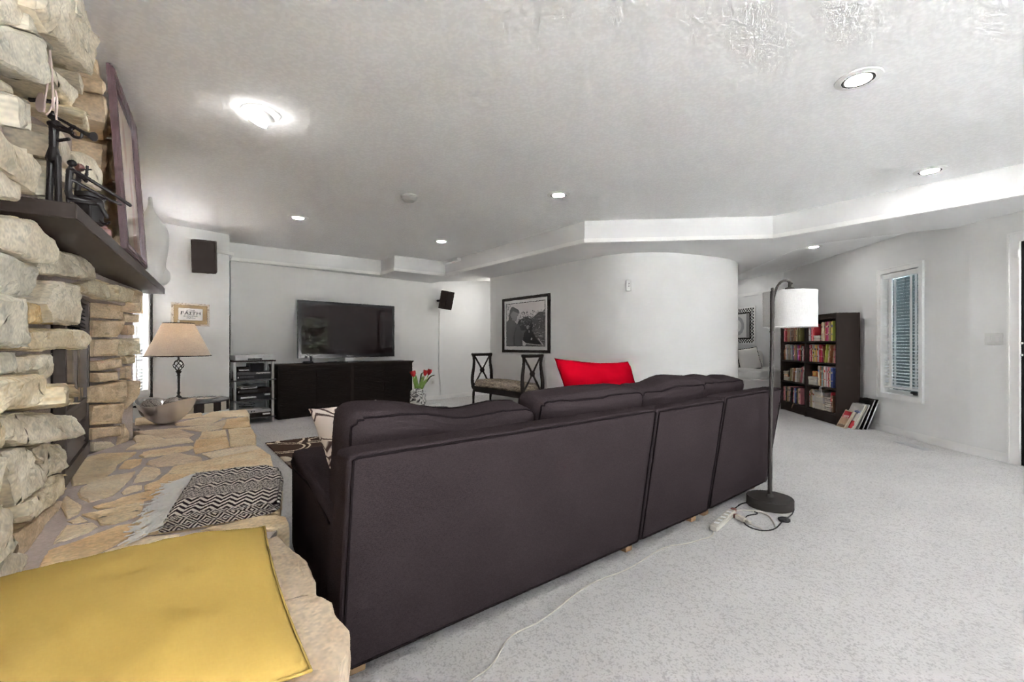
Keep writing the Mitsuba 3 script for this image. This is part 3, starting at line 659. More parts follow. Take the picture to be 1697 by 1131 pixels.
# the raised hearth
HE = [tuple(p) for p in HEARTH_EDGE]
NEAR = [(0.30, 0.60), (0.33, 0.2), (0.35, -0.3)]
hp = sg.Polygon(HE + NEAR + [(-0.435, -0.3), (-0.435, 4.07), (-0.41, 4.085), (-0.17, 4.60), (-0.20, 5.03), (-0.42, 5.20), (-0.35, 5.50), (0.2, 5.50)]).buffer(0)
hearth = thing('hearth', 'long raised flagstone hearth with a ragged front edge', 'hearth')
obj('mortar_bed', prism(hp.buffer(-0.035), 0.05, 0.389), 'mortar', hearth, smooth=False)
obj('base', prism(hp.buffer(-0.06), 0.0, 0.06), 'mortar_dark', hearth, smooth=False)
more = [[(-0.35, 0.93), (0.02, 0.90), (0.24, 0.83), (0.28, 0.55), (0.02, 0.50), (-0.36, 0.60)], [(-0.36, 0.56), (0.0, 0.47), (0.29, 0.5), (0.32, 0.15), (-0.36, 0.1)], [(-0.36, 0.06), (0.31, 0.11), (0.33, -0.27), (-0.36, -0.27)]]
fm = [0, 2, 1, 1, 1, 2, 2, 0, 1, 1, 1, 2, 1, 1, 3, 0, 3, 3, 3, 0, 1, 0, 2, 1, 1, 1, 1, 3, 1, 3, 1, 1, 0, 0, 2, 3, 1, 0, 2, 1, 0]
for i, poly in enumerate(list(FLAGSTONES) + more):
    g = sg.Polygon(poly).buffer(0)
    ed = g.buffer(0.05).intersects(hp.boundary)
    m = rock([tuple(q_) for q_ in g.buffer(0.005, join_style=2, mitre_limit=1.6).exterior.coords[:-1]], 0.30 if ed else 0.36, 0.400, 700 + i, 0.005, edge=0.05, bev=0.007, tl=0.006)
    obj('flagstone', m, FLAG[fm[i % len(fm)]], hearth, smooth=False)
for i in range(11):      # rough blocks of the hearth's front below the flagstones
    y = 0.95 + i * 0.405
    x = float(np.interp(y, [p[1] for p in HE[::-1]], [p[0] for p in HE[::-1]])) - 0.03
    m = rock([(y, 0.03), (y + .39, 0.03), (y + .39, 0.29), (y, 0.29)], -0.03, 0.0, 800 + i, 0.01)
    obj('front_stone', upright(xf(m, (-y, 0, 0)), (x - 0.075, y, 0), 85), STONE[i % 4], hearth, smooth=False)

# the mantel shelf
MZ = 1.61
mantel = single('mantel_shelf', xf(box(-0.34, 0, 0, 2.782, 1.555, MZ, 0.003), (-0.238, 2.15, 0), rz=-5.08), 'mantel_wood', 'thick dark brown mantel shelf across the stone chimney', 'shelf')

# ------------------------------------------------------------------ on the mantel
R3, D3 = V(0.788, -0.6157, 0), V(0.6157, 0.788, 0)


def fl(base, x, y, z):
    """A point from (x to the right, y away, z up) of an ornament's base."""
    return V(*base) + R3 * x + D3 * y + V(0, 0, z)


B = (-0.306, 2.255, MZ)
P = lambda x, y, z: fl(B, x, y, z)
t = thing('horn_player_figurine', 'slim black iron figurine of a standing musician blowing a horn', 'figurine')
obj('body', bones([(P(-.010, 0, .324), .013, P(-.008, 0, .328), .0145), (P(-.008, 0, .322), .006, P(-.004, 0, .302), .006),
                   (P(-.012, 0, .296), .012, P(.008, 0, .298), .011), (P(-.002, 0, .292), .014, P(-.004, 0, .205), .012), (P(-.004, 0, .21), .013, P(-.004, 0, .172), .022),
                   (P(-.013, 0, .178), .011, P(-.016, 0, .09), .010), (P(-.016, 0, .09), .010, P(-.020, 0, .012), .010), (P(-.020, 0, .010), .009, P(-.012, -.02, .008), .008),
                   (P(.010, 0, .178), .011, P(.012, 0, .09), .010), (P(.012, 0, .09), .010, P(.014, 0, .012), .010), (P(.014, 0, .010), .009, P(.024, -.02, .008), .008),
                   (P(.006, 0, .298), .008, P(.045, .004, .276), .006), (P(.045, .004, .276), .006, P(.070, 0, .284), .007),
                   (P(-.010, -.008, .294), .008, P(.030, -.012, .270), .006), (P(.030, -.012, .270), .006, P(.066, -.004, .262), .006)], 10), 'iron', t, smooth=40)
obj('horn', concat([tube([P(.004, -.012, .320), P(.03, -.008, .306), P(.07, 0, .284), P(.105, 0, .264), P(.125, 0, .254), P(.140, 0, .250)], [.004, .005, .0055, .006, .009, .016], 14),
                    tube(spline([P(.062, 0, .282), P(.058, 0, .262), P(.075, 0, .248), P(.096, 0, .250), P(.098, 0, .262)], 16), .005, 8), tube([P(.012, 0, .236), P(.052, 0, .242)], .0055, 8)]), 'iron', t, smooth=40)
t = thing('drummer_figurine', 'black iron figurine bending forward over a round drum', 'figurine')
B = (-0.272, 2.33, MZ)
obj('body', bones([(P(.000, 0, .188), .0125, P(.004, 0, .188), .013), (P(-.004, 0, .172), .007, P(-.004, 0, .160), .010), (P(-.006, 0, .160), .011, P(-.012, 0, .085), .010), (P(-.012, 0, .082), .011, P(-.004, 0, .062), .012),
                   (P(.000, 0, .163), .008, P(.040, .02, .140), .0065), (P(.040, .02, .140), .0065, P(.085, .10, .095), .006), (P(.085, .10, .095), .006, P(.098, .14, .075), .007),
                   (P(-.004, 0, .130), .006, P(.050, .08, .085), .0055), (P(.050, .08, .085), .0055, P(.078, .12, .072), .006),
                   (P(-.008, 0, .062), .010, P(.05, .06, .055), .008), (P(.05, .06, .055), .008, P(.060, .08, .010), .007)], 10), 'iron', t, smooth=40)
obj('bench', concat([tube([P(-.02, 0, .052), P(.05, .05, .052)], .008, 8), tube([P(-.012, 0, .052), P(-.014, 0, 0)], .005, 8), tube([P(.03, .04, .052), P(.032, .04, 0)], .005, 8)]), 'iron', t)
obj('drum', xf(lathe([(0, 0), (.040, 0), (.044, .004), (.041, .01), (.043, .10), (.048, .103), (.048, .122), (.044, .124), (0, .120)], 30), tuple(fl((-0.245, 2.50, MZ), 0.012, 0, 0))), 'iron', t, smooth=40)
obj('drum_foot', tube(spline([fl((-0.245, 2.50, MZ), .045, 0, .03), fl((-0.245, 2.50, MZ), .06, 0, .008), fl((-0.245, 2.50, MZ), .085, 0, .004), fl((-0.245, 2.50, MZ), .09, 0, .012)], 14), .0045, 8), 'iron', t)
t = thing('small_musician_figurine', 'small dark iron figurine with a reddish head playing behind the drum', 'figurine')
B = (-0.262, 2.62, MZ)
obj('body', bones([(P(-.030, 0, .245), .008, P(-.034, 0, .175), .010), (P(-.034, 0, .175), .010, P(-.034, 0, .004), .012), (P(-.028, 0, .238), .006, P(.000, 0, .205), .005), (P(.000, 0, .205), .005, P(.012, -.01, .236), .005), (P(-.030, 0, .225), .006, P(.002, -.01, .212), .005)], 10), 'iron', t, smooth=40)
mat('red_wood', (0.10, 0.035, 0.028), 0.4, spec=0.5)
obj('head', xf(trimesh.creation.icosphere(2, 0.017), tuple(P(-.026, 0, .265)), scale=None), 'red_wood', t, smooth=True, label='reddish round head')
obj('fiddle', concat([tube([P(.012, -.01, .20), P(.016, -.01, .268)], .005, 8), tube([P(-.01, -.01, .252), P(.034, -.01, .252)], .003, 6)]), 'iron', t)
single('lacquer_block', xf(concat([box(-.032, .032, -.04, .04, 0, .055, .006), box(-.02, .02, -.026, .026, .055, .07, .004)]), (-0.235, 2.86, MZ), rz=20), 'red_wood', 'small dark red wooden block behind the drum figurine', 'ornament')

mat('pink_metal', (0.62, 0.50, 0.48), 0.35, metal=0.4, spec=0.5)
B = (-0.293, 2.15, 1.912)
PO = lambda x, y, z: P(.85 * x, .85 * y, .85 * z)
t = thing('wire_ornament', 'pale pink wire ornament with a heart-shaped leaf hanging on the stones', 'ornament')
leaf = sg.Polygon([(0.016 * math.sin(a) * (1 - 0.25 * math.cos(a)), 0.034 * math.cos(a) - (0.006 if abs(a) < 0.3 else 0)) for a in np.linspace(-math.pi, math.pi, 28)][:-1])
lm = prism(leaf, -0.0015, 0.0015)
M = np.eye(4)
M[:3, 0], M[:3, 1], M[:3, 2], M[:3, 3] = R3, (0, 0, 1), -D3, PO(-.022, -.03, .02)
lm.apply_transform(M)
obj('leaf', lm, 'pink_metal', t)
for pts in ([(.014, .225), (.006, .10), (-.006, .02), (-.010, -.02)], [(.014, .225), (.024, .10), (.026, .05), (.024, .01), (.010, -.02), (0, -.03)], [(.036, .065), (.042, .03), (.040, -.03)], [(.034, .04), (.030, .0), (.036, -.02), (.040, -.05)]):
    obj('wire', tube(spline([PO(x, -.03, z) for x, z in pts], 18), 0.003, 8), 'pink_metal', t)
obj('rod', tube([PO(-.075, -.02, .035), PO(.035, -.02, .025)], 0.007, 8), 'black_wood', t, label='dark rod')

# the leaning picture: bottom edge from (-0.15, 3.06) to (-0.085, 3.83)
FA = math.degrees(math.atan2(0.77, 0.062))


def leaning(m, lean=3.5):
    return upright(xf(m, rx=-lean), (-0.175, 3.06, MZ + 0.004), FA)


mat('plum_frame', (0.045, 0.020, 0.024), 0.22, spec=0.6, clearcoat=0.6)


def print_c(p, n, uv):
    a = fbm(p.y * 3.0, p.z * 2.0, 3.0, 3)
    b = smoothstep(0.52, 0.60, fbm(p.y * 7.0 + 4.0, p.z * 2.6, 1.0, 3))
    c = mix((0.47, 0.38, 0.30), (0.60, 0.50, 0.40), a)
    return mix(c, (0.40, 0.20, 0.15), b * 0.6)


diffuse('art_print', proc(print_c))
FW, FH = 0.78, 0.945
t = thing('framed_picture', 'large plum-framed picture under glass leaning on the mantel', 'picture')
prof = sg.box(0, 0, FW, FH).difference(sg.box(0.055, 0.055, FW - 0.055, FH - 0.055))
fr = concat([prism(prof, 0, 0.016), prism(sg.box(0.006, 0.006, FW - .006, FH - .006).difference(sg.box(0.045, 0.045, FW - .045, FH - .045)), 0.016, 0.026), prism(sg.box(0.014, 0.014, FW - .014, FH - .014).difference(sg.box(0.036, 0.036, FW - .036, FH - .036)), 0.026, 0.031)])
obj('frame', leaning(fr), 'plum_frame', t, smooth=False)
obj('print', leaning(box(0.05, FW - .05, 0.05, FH - .05, 0.002, 0.006)), 'art_print', t, smooth=False)
obj('mat_line', leaning(prism(sg.box(0.055, 0.055, FW - .055, FH - .055).difference(sg.box(0.068, 0.068, FW - .068, FH - .068)), 0.006, 0.009)), 'black_wood', t, smooth=False)
obj('glass', leaning(trimesh.Trimesh([(.05, .05, .012), (FW - .05, .05, .012), (FW - .05, FH - .05, .012), (.05, FH - .05, .012)], [(0, 1, 2), (0, 2, 3)], process=False)), 'pane', t, smooth=False)

vp = spline([(0.070, 0, 0.0), (0.088, 0, 0.10), (0.112, 0, 0.25), (0.122, 0, 0.36), (0.104, 0, 0.46), (0.060, 0, 0.53), (0.026, 0, 0.59), (0.014, 0, 0.66), (0.012, 0, 0.695)], 44)
single('tall_vase', xf(lathe([(0, 0)] + [(p[0], p[2]) for p in vp] + [(0.008, 0.695), (0.008, 0.60), (0, 0.58)], 48), (-0.085, 4.62, MZ)), 'white_matte', 'tall white bottle-shaped vase at the end of the mantel', 'vase', smooth=40)
a = np.linspace(-1.25, 1.2, 24)
single('round_vase', xf(lathe([(0, -.088)] + [(0.093 * math.cos(b), 0.093 * math.sin(b)) for b in a] + [(0.028, 0.10), (0.022, 0.10), (0.022, 0.07), (0, 0.06)], 40), (-0.045, 4.815, MZ + 0.089)), 'white_matte', 'small round white vase half hidden behind the tall white vase', 'vase', smooth=40)

# ------------------------------------------------------------------ on the hearth
t = thing('metal_bowl', 'polished metal bowl on the far end of the hearth', 'bowl')
n, rows = 64, []
ang = np.arange(n) * 2 * np.pi / n
lift = 0.030 * np.cos(2 * (ang + 0.75))
for r, z in ((0.0, 0.0), (0.05, 0.0), (0.085, 0.008), (0.135, 0.045), (0.175, 0.095), (0.205, 0.15), (0.222, 0.20), (0.217, 0.20), (0.200, 0.152), (0.168, 0.098), (0.128, 0.052), (0.08, 0.018), (0.0, 0.012)):
    k = r / 0.222
    rows.append(np.stack([r * (1 + 0.10 * np.cos(2 * (ang + 0.75)) * k ** 3) * np.cos(ang), r * (1 + 0.10 * np.cos(2 * (ang + 0.75)) * k ** 3) * np.sin(ang), z + lift * k ** 3], -1))
v = np.vstack(rows)
f = []
for i in range(len(rows) - 1):
    for j in range(n):
        q = (j + 1) % n
        f += [(i * n + j, i * n + q, (i + 1) * n + q), (i * n + j, (i + 1) * n + q, (i + 1) * n + j)]
bm = trimesh.Trimesh(v, f, process=False)
obj('shell', xf(bm, (0.02, 5.15, 0.402)), 'steel', t, smooth=40)


def ball_c(p, n, uv):
    a, b, c = voronoi((p.x + p.z) * 60, (p.y - p.z * 0.5) * 60)
    return mix((0.08, 0.065, 0.055), (0.36, 0.32, 0.28), smoothstep(0.05, 0.3, b - a))


def ball_b(p, n, uv):
    a, b, c = voronoi((p.x + p.z) * 60, (p.y - p.z * 0.5) * 60)
    return smoothstep(0.0, 0.35, b - a)


diffuse('rattan', proc(ball_c), ball_b, 0.004)
for lab, x, y in (('left textured decorative ball in the metal bowl', -0.09, 5.13), ('right textured decorative ball in the metal bowl', 0.075, 5.18)):
    single('decorative_ball', xf(trimesh.creation.icosphere(4, 0.086), (x, y, 0.545)), 'rattan', lab, 'decorative ball', smooth=True)

# folded throw with a white fringe
TE1 = V(0.975, -0.222, 0)
TE2 = V(0.19, 0.982, 0)


def throw_c(p, n, uv):
    s = p.x * 0.975 - p.y * 0.222 + p.z * 0.3
    u = p.x * 0.19 + p.y * 0.982 + p.z * 1.2
    cell = 0.062
    a = dr.abs(s / cell - dr.floor(s / cell) - 0.5)
    band = smoothstep(0.40, 0.55, noise(u * 9.0 + 3.1))
    b = dr.abs(u / cell - dr.floor(u / cell) - 0.5)
    dia = (a + b) * 4.0
    big = dr.select(dia - dr.floor(dia) > 0.5, 1.0, 0.0)
    k = 0.060
    a2 = dr.abs(s / k - dr.floor(s / k) - 0.5)
    tw = a2 * 2.0 + u / 0.052
    fine = dr.select(tw - dr.floor(tw) > 0.5, 1.0, 0.0)
    low = dr.select(u < 2.20, 1.0, band)
    w = fine * (1 - low) + big * low
    return mix((0.020, 0.013, 0.016), (0.60, 0.55, 0.51), w)


def throw_b(p, n, uv):
    return noise(p.x * 300, p.y * 300, p.z * 300)


diffuse('throw_weave', proc(throw_c), throw_b, 0.002)
t = thing('throw_blanket', 'folded black and white woven throw with a long white fringe on the hearth', 'blanket')
tp = sg.Polygon([(0.125, 2.905), (0.30, 2.875), (0.47, 2.825), (0.505, 2.72), (0.49, 2.55), (0.455, 2.40), (0.40, 2.16), (0.36, 2.115), (0.20, 2.12), (-0.015, 2.160)]).buffer(0.02).buffer(-0.02)
for z0, z1, sh in ((0.402, 0.424, 0.0), (0.424, 0.446, 0.012)):
    m = prism(tp.buffer(-sh), z0, z1).subdivide_to_size(0.03, max_iter=8)
    v = m.vertices.copy()
    d = shapely.distance(shapely.points(v[:, :2]), tp.buffer(-sh).boundary)
    v[:, 2] += (meshkit.noise(v * 9, 4) - 0.5) * 0.012 * (v[:, 2] > z0 + .005) - np.where(v[:, 2] > z1 - .002, np.clip(1 - d / 0.02, 0, 1) ** 2 * 0.009, 0)
    v[:, :2] += ((meshkit.noise(v * 14, 8) - 0.5) * 0.012)[:, None] * V(0.2, 1)
    m = trimesh.Trimesh(v, m.faces, process=False)
    m.merge_vertices()
    obj('fold', m, 'throw_weave', t, smooth=50)
fr = []
for i in range(150):
    k = rng.uniform(0, 1)
    p0 = V(0.125, 2.90, 0.414 + rng.uniform(0, .024)) * (1 - k) + V(-0.012, 2.17, 0.414 + rng.uniform(0, .024)) * k
    L = rng.uniform(0.09, 0.15)
    a = math.radians(202 + rng.normal(0, 9) + 16 * k)
    pts = [p0 + V(.012, 0, 0)] + [p0 + V(math.cos(a), math.sin(a), 0) * L * q + V(rng.normal(0, .004), rng.normal(0, .006), 0) + V(0, 0, (0.409 + rng.uniform(0, .010) - p0[2]) * min(1, q * 1.6)) for q in (0.25, 0.5, 0.75, 1.0)]
    fr.append(tube(spline(pts, 7), np.linspace(.0042, .0022, 7), 5))
obj('fringe', concat(fr), 'white_matte', t, label='long white twisted fringe', kind='stuff')


def yellow_c(p, n, uv):
    a = fbm(p.x * 5, p.y * 5, p.z * 5, 3)
    b = noise(p.x * 500, p.y * 120, p.z * 200) * 0.5 + noise(p.x * 120, p.y * 500, p.z * 200) * 0.5
    return mix((0.285, 0.19, 0.047), (0.335, 0.232, 0.072), 0.6 * a + 0.4 * b)


diffuse('yellow_linen', proc(yellow_c), lambda p, n, uv: noise(p.x * 600, p.y * 200, p.z * 300) + noise(p.x * 200, p.y * 600, p.z * 300), 0.0009)
t = thing('yellow_cushion', 'large mustard yellow linen cushion lying on the near end of the hearth', 'cushion')
ym = pillow(0.70, 0.84, 0.15, 44, 0.035, 5, 0.012)
obj('cover', xf(ym, (-0.095, 1.375, 0.478), rz=-3.5), 'yellow_linen', t, smooth=True)
g = np.linspace(-1, 1, 24)
rim = [(0.70 / 2 * u * (1 - .035 * 0), 0.84 / 2 * (1 - .035 * (1 - u ** 2)), 0) for u in g] + [(0.35 * (1 - .035 * (1 - u ** 2)), -0.42 * u, 0) for u in g[1:]] + [(-0.35 * u, -0.42 * (1 - .035 * (1 - u ** 2)), 0) for u in g[1:]] + [(-0.35 * (1 - .035 * (1 - u ** 2)), 0.42 * u, 0) for u in g[1:-1]]
obj('seam', xf(tube(rim, 0.0035, 6, closed=True), (-0.095, 1.375, 0.478), rz=-3.5), 'yellow_linen', t)
# ------------------------------------------------------------------ the sofa
t = thing('sectional_sofa', 'long dark brown sectional sofa seen from behind', 'sofa')
RAKE = 0.115 / 0.74


def raked(m, zb=0.05):
    v = m.vertices.copy()
    v[:, 1] -= (v[:, 2] - zb) * RAKE
    return trimesh.Trimesh(v, m.faces, process=False)


def back_panel(x0, x1, y0, zt, rz=0.0):
    w, d, h = x1 - x0, 0.14, zt - 0.045
    m = softbox(w, d, h, 0.022, (0, 0.012, 0.0), 5)
    m = raked(xf(m, (0, d / 2, 0.045 + h / 2)))
    key = obj('back_panel', xf(m, ((x0 + x1) / 2, y0, 0), rz=rz), 'sofa_fabric', t, smooth=50)
    rim = []
    hw, e = w / 2 - 0.014, 0.012
    for a, b in ((-hw, 0.06), (hw, 0.06), (hw, zt - e), (-hw, zt - e)):
        rim.append((a, -0.001, b))
    loop = []
    for i in range(4):
        p, q = V(*rim[i]), V(*rim[(i + 1) % 4])
        loop += [p + (q - p) * k for k in np.linspace(0.01, 0.99, 14)]
    pm = raked(tube(loop, 0.0042, 6, closed=True))
    obj('piping', xf(pm, ((x0 + x1) / 2, y0, 0), rz=rz), 'sofa_piping', key, smooth=True)


back_panel(0.44, 2.028, 1.475, 0.785)
back_panel(2.040, 2.752, 1.480, 0.778)
back_panel(2.764, 3.700, 1.500, 0.792, rz=1.8)
base = [(0.445, 1.56), (3.69, 1.60), (3.69, 2.46), (1.42, 2.46), (1.42, 2.72), (0.56, 2.72)]
obj('seat_base', rounded_slab(sg.Polygon(base).buffer(-0.05).buffer(0.05), 0.03, 0.533, 0.03), 'sofa_fabric', t, smooth=40)
obj('piping', tube(spline([(0.443, 1.58, 0.508), (0.50, 2.14, 0.508), (0.55, 2.62, 0.508), (0.60, 2.712, 0.508), (0.9, 2.722, 0.508)], 30), 0.0042, 6), 'sofa_piping', t, smooth=True)
obj('arm', xf(softbox(0.22, 0.86, 0.6, 0.03, (0.01, 0, 0.01), 4), (3.585, 2.03, 0.33)), 'sofa_fabric', t, smooth=50)


def back_cushion(x0, x1, y, zt, h=0.42, rx=11, rz=0.0, seed=0, d=0.20, sag=(0, 0, 1)):
    w = x1 - x0
    m = softbox(w, d, h, 0.05, (0.012, 0.045, 0.02), 5)
    v = m.vertices.copy()
    v[:, 2] += (meshkit.noise(v * V(4.5, 3, 3) + seed, seed) - 0.5) * 0.055 * np.clip(v[:, 2] / h + 0.5, 0, 1)
    v[:, 1] += (meshkit.noise(v * V(6, 5, 6) + seed, seed + 4) - 0.5) * 0.030
    v[:, 2] -= np.clip(v[:, 2] / h + 0.5, 0, 1) * (sag[0] * np.exp(-((v[:, 0] - sag[1]) / sag[2]) ** 2) + 0.05 * np.clip(v[:, 0] / w + 0.5, 0, 1) * (sag[0] > 0))
    m = trimesh.Trimesh(v, m.faces, process=False)
    key = obj('back_cushion', xf(m, ((x0 + x1) / 2, y, zt - h / 2), rx=rx, rz=rz), 'sofa_fabric', t, smooth=60)
    for sy in (-1, 1):
        hw, hh, r = w / 2 - 0.012, h / 2 - 0.012, 0.05
        ring = sg.box(-hw + r, -hh + r, hw - r, hh - r).buffer(r, 8)
        c = np.array(ring.exterior.segmentize(0.05).coords)[:-1]
        p = np.stack([c[:, 0], np.full(len(c), sy * (d / 2 - 0.012)), c[:, 1]], -1)
        for _ in range(2):
            near = np.argmin(((v[None, :, :] - p[:, None, :]) ** 2).sum(-1), 1)
            p = v[near]
        nm = trimesh.Trimesh(v, m.faces, process=False).vertex_normals[near]
        p = p + nm * 0.001
        k = np.r_[True, np.linalg.norm(np.diff(p, axis=0), axis=1) > 1e-4]
        obj('piping', xf(tube(p[k], 0.0045, 6, closed=True), ((x0 + x1) / 2, y, zt - h / 2), rx=rx, rz=rz), 'sofa_piping', key, smooth=True)


back_cushion(0.50, 1.375, 1.675, 0.895, seed=1, sag=(0.045, 0.05, 0.20))
back_cushion(1.385, 2.165, 1.675, 0.880, seed=2, rz=-1.5)
back_cushion(2.175, 2.915, 1.70, 0.878, seed=3, rz=1)
back_cushion(2.865, 3.56, 1.735, 0.880, seed=4, rz=3)
mat('oak_foot', (0.20, 0.125, 0.065), 0.5, spec=0.4)
for x, y in ((0.52, 1.545), (1.98, 1.535), (2.64, 1.54), (2.80, 1.545), (3.60, 1.60), (0.64, 2.62), (3.60, 2.38)):
    obj('foot', box(x - .028, x + .028, y - .028, y + .028, 0, 0.055, .004), 'oak_foot', t, label='small wooden foot')


def floral_c(p, n, uv):
    a, b, c = voronoi(p.x * 9.0 + p.y * 3.0, p.z * 9.0 + p.y * 2.0)
    w = fbm(p.x * 14, p.y * 14, p.z * 14, 2) * 0.12
    e = smoothstep(0.02, 0.06, dr.abs(b - a - 0.16 + w))
    f = smoothstep(0.02, 0.05, dr.abs(a - 0.20))
    return mix((0.045, 0.025, 0.022), mix((0.52, 0.46, 0.43), (0.60, 0.53, 0.48), c), e * f)


diffuse('floral_fabric', proc(floral_c))
single('floral_cushion', xf(pillow(0.38, 0.38, 0.15, 26, 0.06, 3), (0.715, 2.07, 0.675), rx=58, rz=20), 'floral_fabric', 'pale cushion with dark outlined flowers peeking out at the left end of the sofa', 'cushion', smooth=True)


def red_c(p, n, uv):
    return mix((0.185, 0.001, 0.006), (0.25, 0.002, 0.009), fbm(p.x * 9, p.y * 9, p.z * 9, 3))


diffuse('red_fabric', proc(red_c), weave(800), 0.0008)
m = pillow(0.80, 0.52, 0.20, 40, 0.09, 11, 0.016)
m = xf(m, (0, 0, 0), rx=66)
m = xf(m, (2.33, 1.965, 0.775), ry=3, rz=3)
single('red_cushion', m, 'red_fabric', 'bright red cushion standing on the sofa behind the back cushions', 'cushion', smooth=True)

# ------------------------------------------------------------------ the floor lamp and what lies beside it
LB = V(3.31, 1.335, 0)
t = thing('floor_lamp', 'black arched floor lamp with a white drum shade behind the sofa', 'floor lamp')
obj('base', xf(lathe([(0, 0), (0.142, 0), (0.145, 0.004), (0.145, 0.058), (0.141, 0.064), (0, 0.064)], 64), tuple(LB)), 'bronze_black', t, smooth=30)
obj('base_collar', xf(lathe([(0, .064), (0.024, .064), (0.022, .078), (0.016, .084), (0, .084)], 32), tuple(LB)), 'bronze_black', t)
R_ = lambda x, y, z: V(*LB) + R3 * x + D3 * y + V(0, 0, z)
obj('pole', concat([tube([R_(0, 0, .07), R_(.004, 0, .42), R_(.009, 0, .80)], .0135, 20), tube([R_(.009, 0, .798), R_(.011, 0, .812)], .0155, 20), tube([R_(.010, 0, .81), R_(.016, 0, 1.20)], .0125, 20), tube([R_(.016, 0, 1.198), R_(.016, 0, 1.212)], .015, 20), tube([R_(.016, 0, 1.21), R_(.018, 0, 1.49)], .0135, 20)]), 'bronze_black', t)
obj('finial', xf(lathe([(0, 0), (.012, 0), (.007, .006), (.011, .014), (.008, .022), (0, .025)], 20), tuple(R_(.018, 0, 1.488))), 'bronze_black', t)
SC = R_(.216, .126, 0.028)
obj('arm', tube(spline([R_(.024, .006, 1.40), R_(.046, .020, 1.475), R_(.100, .055, 1.548), R_(.160, .093, 1.575), R_(.216, .126, 1.570), R_(.240, .140, 1.560)], 40), .0085, 14), 'bronze_black', t, smooth=True)
obj('socket', xf(lathe([(0, 1.54), (.010, 1.54), (.010, 1.505), (.028, 1.500), (.032, 1.488), (.030, 1.484), (.018, 1.482), (.018, 1.40), (0, 1.40)], 28), tuple(SC)), 'bronze_black', t)


def linen_c(p, n, uv):
    a = noise(p.x * 400, p.y * 400, p.z * 60) * 0.5 + noise(p.x * 60, p.y * 60, p.z * 420) * 0.5
    return mix((0.44, 0.44, 0.43), (0.56, 0.558, 0.55), a)


scene['linen_shade'] = {'type': 'twosided', 'bsdf': {'type': 'diffuse', 'reflectance': proc(linen_c)}}
sh = lathe([(0.168, 1.215), (0.170, 1.215), (0.170, 1.472), (0.168, 1.472), (0.168, 1.215)], 72)
s_ = obj('shade', xf(sh, tuple(SC)), 'linen_shade', t, smooth=30)
rim = lambda z: xf(tube([(0.1695 * math.cos(a), 0.1695 * math.sin(a), z) for a in np.arange(72) * 2 * math.pi / 72], .0022, 6, closed=True), tuple(SC))
obj('rim', rim(1.216), 'white_matte', s_)
obj('rim', rim(1.471), 'white_matte', s_)
obj('spider', concat([tube([SC + V(0, 0, 1.484), SC + V(.168 * math.cos(a), .168 * math.sin(a), 1.472)], .002, 6) for a in (0.3, 2.4, 4.5)]), 'bronze_black', t)
bc = [(3.45, 1.35), (3.440, 1.27), (3.30, 1.185), (3.20, 1.168), (3.13, 1.164)]
bc2 = [(3.06, 1.163), (2.968, 1.148), (2.858, 1.155), (2.81, 1.193), (2.812, 1.247), (2.858, 1.303), (2.94, 1.337)]
bc3 = [(3.24, 1.45), (3.207, 1.462), (3.079, 1.456), (2.964, 1.447)]
bc4 = [(2.905, 1.31), (2.96, 1.337), (3.03, 1.330), (3.087, 1.322), (3.10, 1.345)]
k = obj('cord', concat([tube(spline([(x, y, .006) for x, y in q], 30), .0036, 8) for q in (bc, bc2, bc3, bc4)]), 'black_plastic', t, smooth=True, label='thin black power cord')
obj('foot_switch', xf(lathe([(0, 0), (.030, 0), (.036, .006), (.034, .014), (.022, .020), (0, .021)], 32), (3.095, 1.163, 0.001)), 'black_plastic', t, label='round black foot switch')
mat('strip_beige', (0.58, 0.55, 0.50), 0.45, spec=0.4)
t = thing('power_strip', 'beige power strip lying on the carpet beside the lamp base', 'power strip')
obj('body', xf(box(-.18, .18, -.025, .025, .002, .036, .007), (2.765, 1.388, 0), rz=9.5), 'strip_beige', t)
for i in range(5):
    obj('socket', xf(box(-.013, .013, -.014, .014, .0355, .0368, .0005), (2.765 + (-.12 + .06 * i) * math.cos(.166), 1.388 + (-.12 + .06 * i) * math.sin(.166), 0), rz=9.5), 'trim_white', t, smooth=False)
obj('plug', xf(box(-.016, .016, -.016, .016, .002, .034, .005), (2.975, 1.425, 0), rz=9.5), 'red_wood', t, label='dark plug at the end')
wc = [(2.965, 1.432), (3.02, 1.425), (3.071, 1.392), (3.118, 1.311), (3.054, 1.224), (2.935, 1.150)]
obj('cord', tube(spline([(x, y, .007) for x, y in wc], 40), .0045, 8), 'strip_beige', t, smooth=True)
wc = [(2.585, 1.357), (2.515, 1.328), (2.40, 1.345), (2.31, 1.362), (2.20, 1.405), (2.10, 1.412), (1.95, 1.398), (1.767, 1.391), (1.60, 1.408), (1.43, 1.390), (1.29, 1.36), (1.146, 1.344), (1.05, 1.345), (0.969, 1.306), (0.89, 1.262), (0.802, 1.249), (0.6, 1.20)]
obj('cord', tube(spline([(x, y, .005) for x, y in wc], 140), .0032, 8), 'strip_beige', t, smooth=True, label='long white cord running along the sofa')
t = thing('adapter_plug', 'grey adapter plug with a thin cord beside the power strip', 'plug')
obj('body', xf(concat([box(-.055, .020, -.017, .017, .002, .030, .006), box(.018, .055, -.011, .011, .004, .024, .004)]), (2.875, 1.316, 0), rz=250), 'strip_beige', t)
obj('cap', xf(box(-.075, -.05, -.015, .015, .004, .028, .004), (2.875, 1.316, 0), rz=250), 'red_wood', t)
obj('cord', tube(spline([(2.857, 1.266, .012), (2.850, 1.24, .007), (2.855, 1.21, .006), (2.835, 1.186, .006)], 14), .003, 6), 'strip_beige', t)

# ------------------------------------------------------------------ rug and coffee table


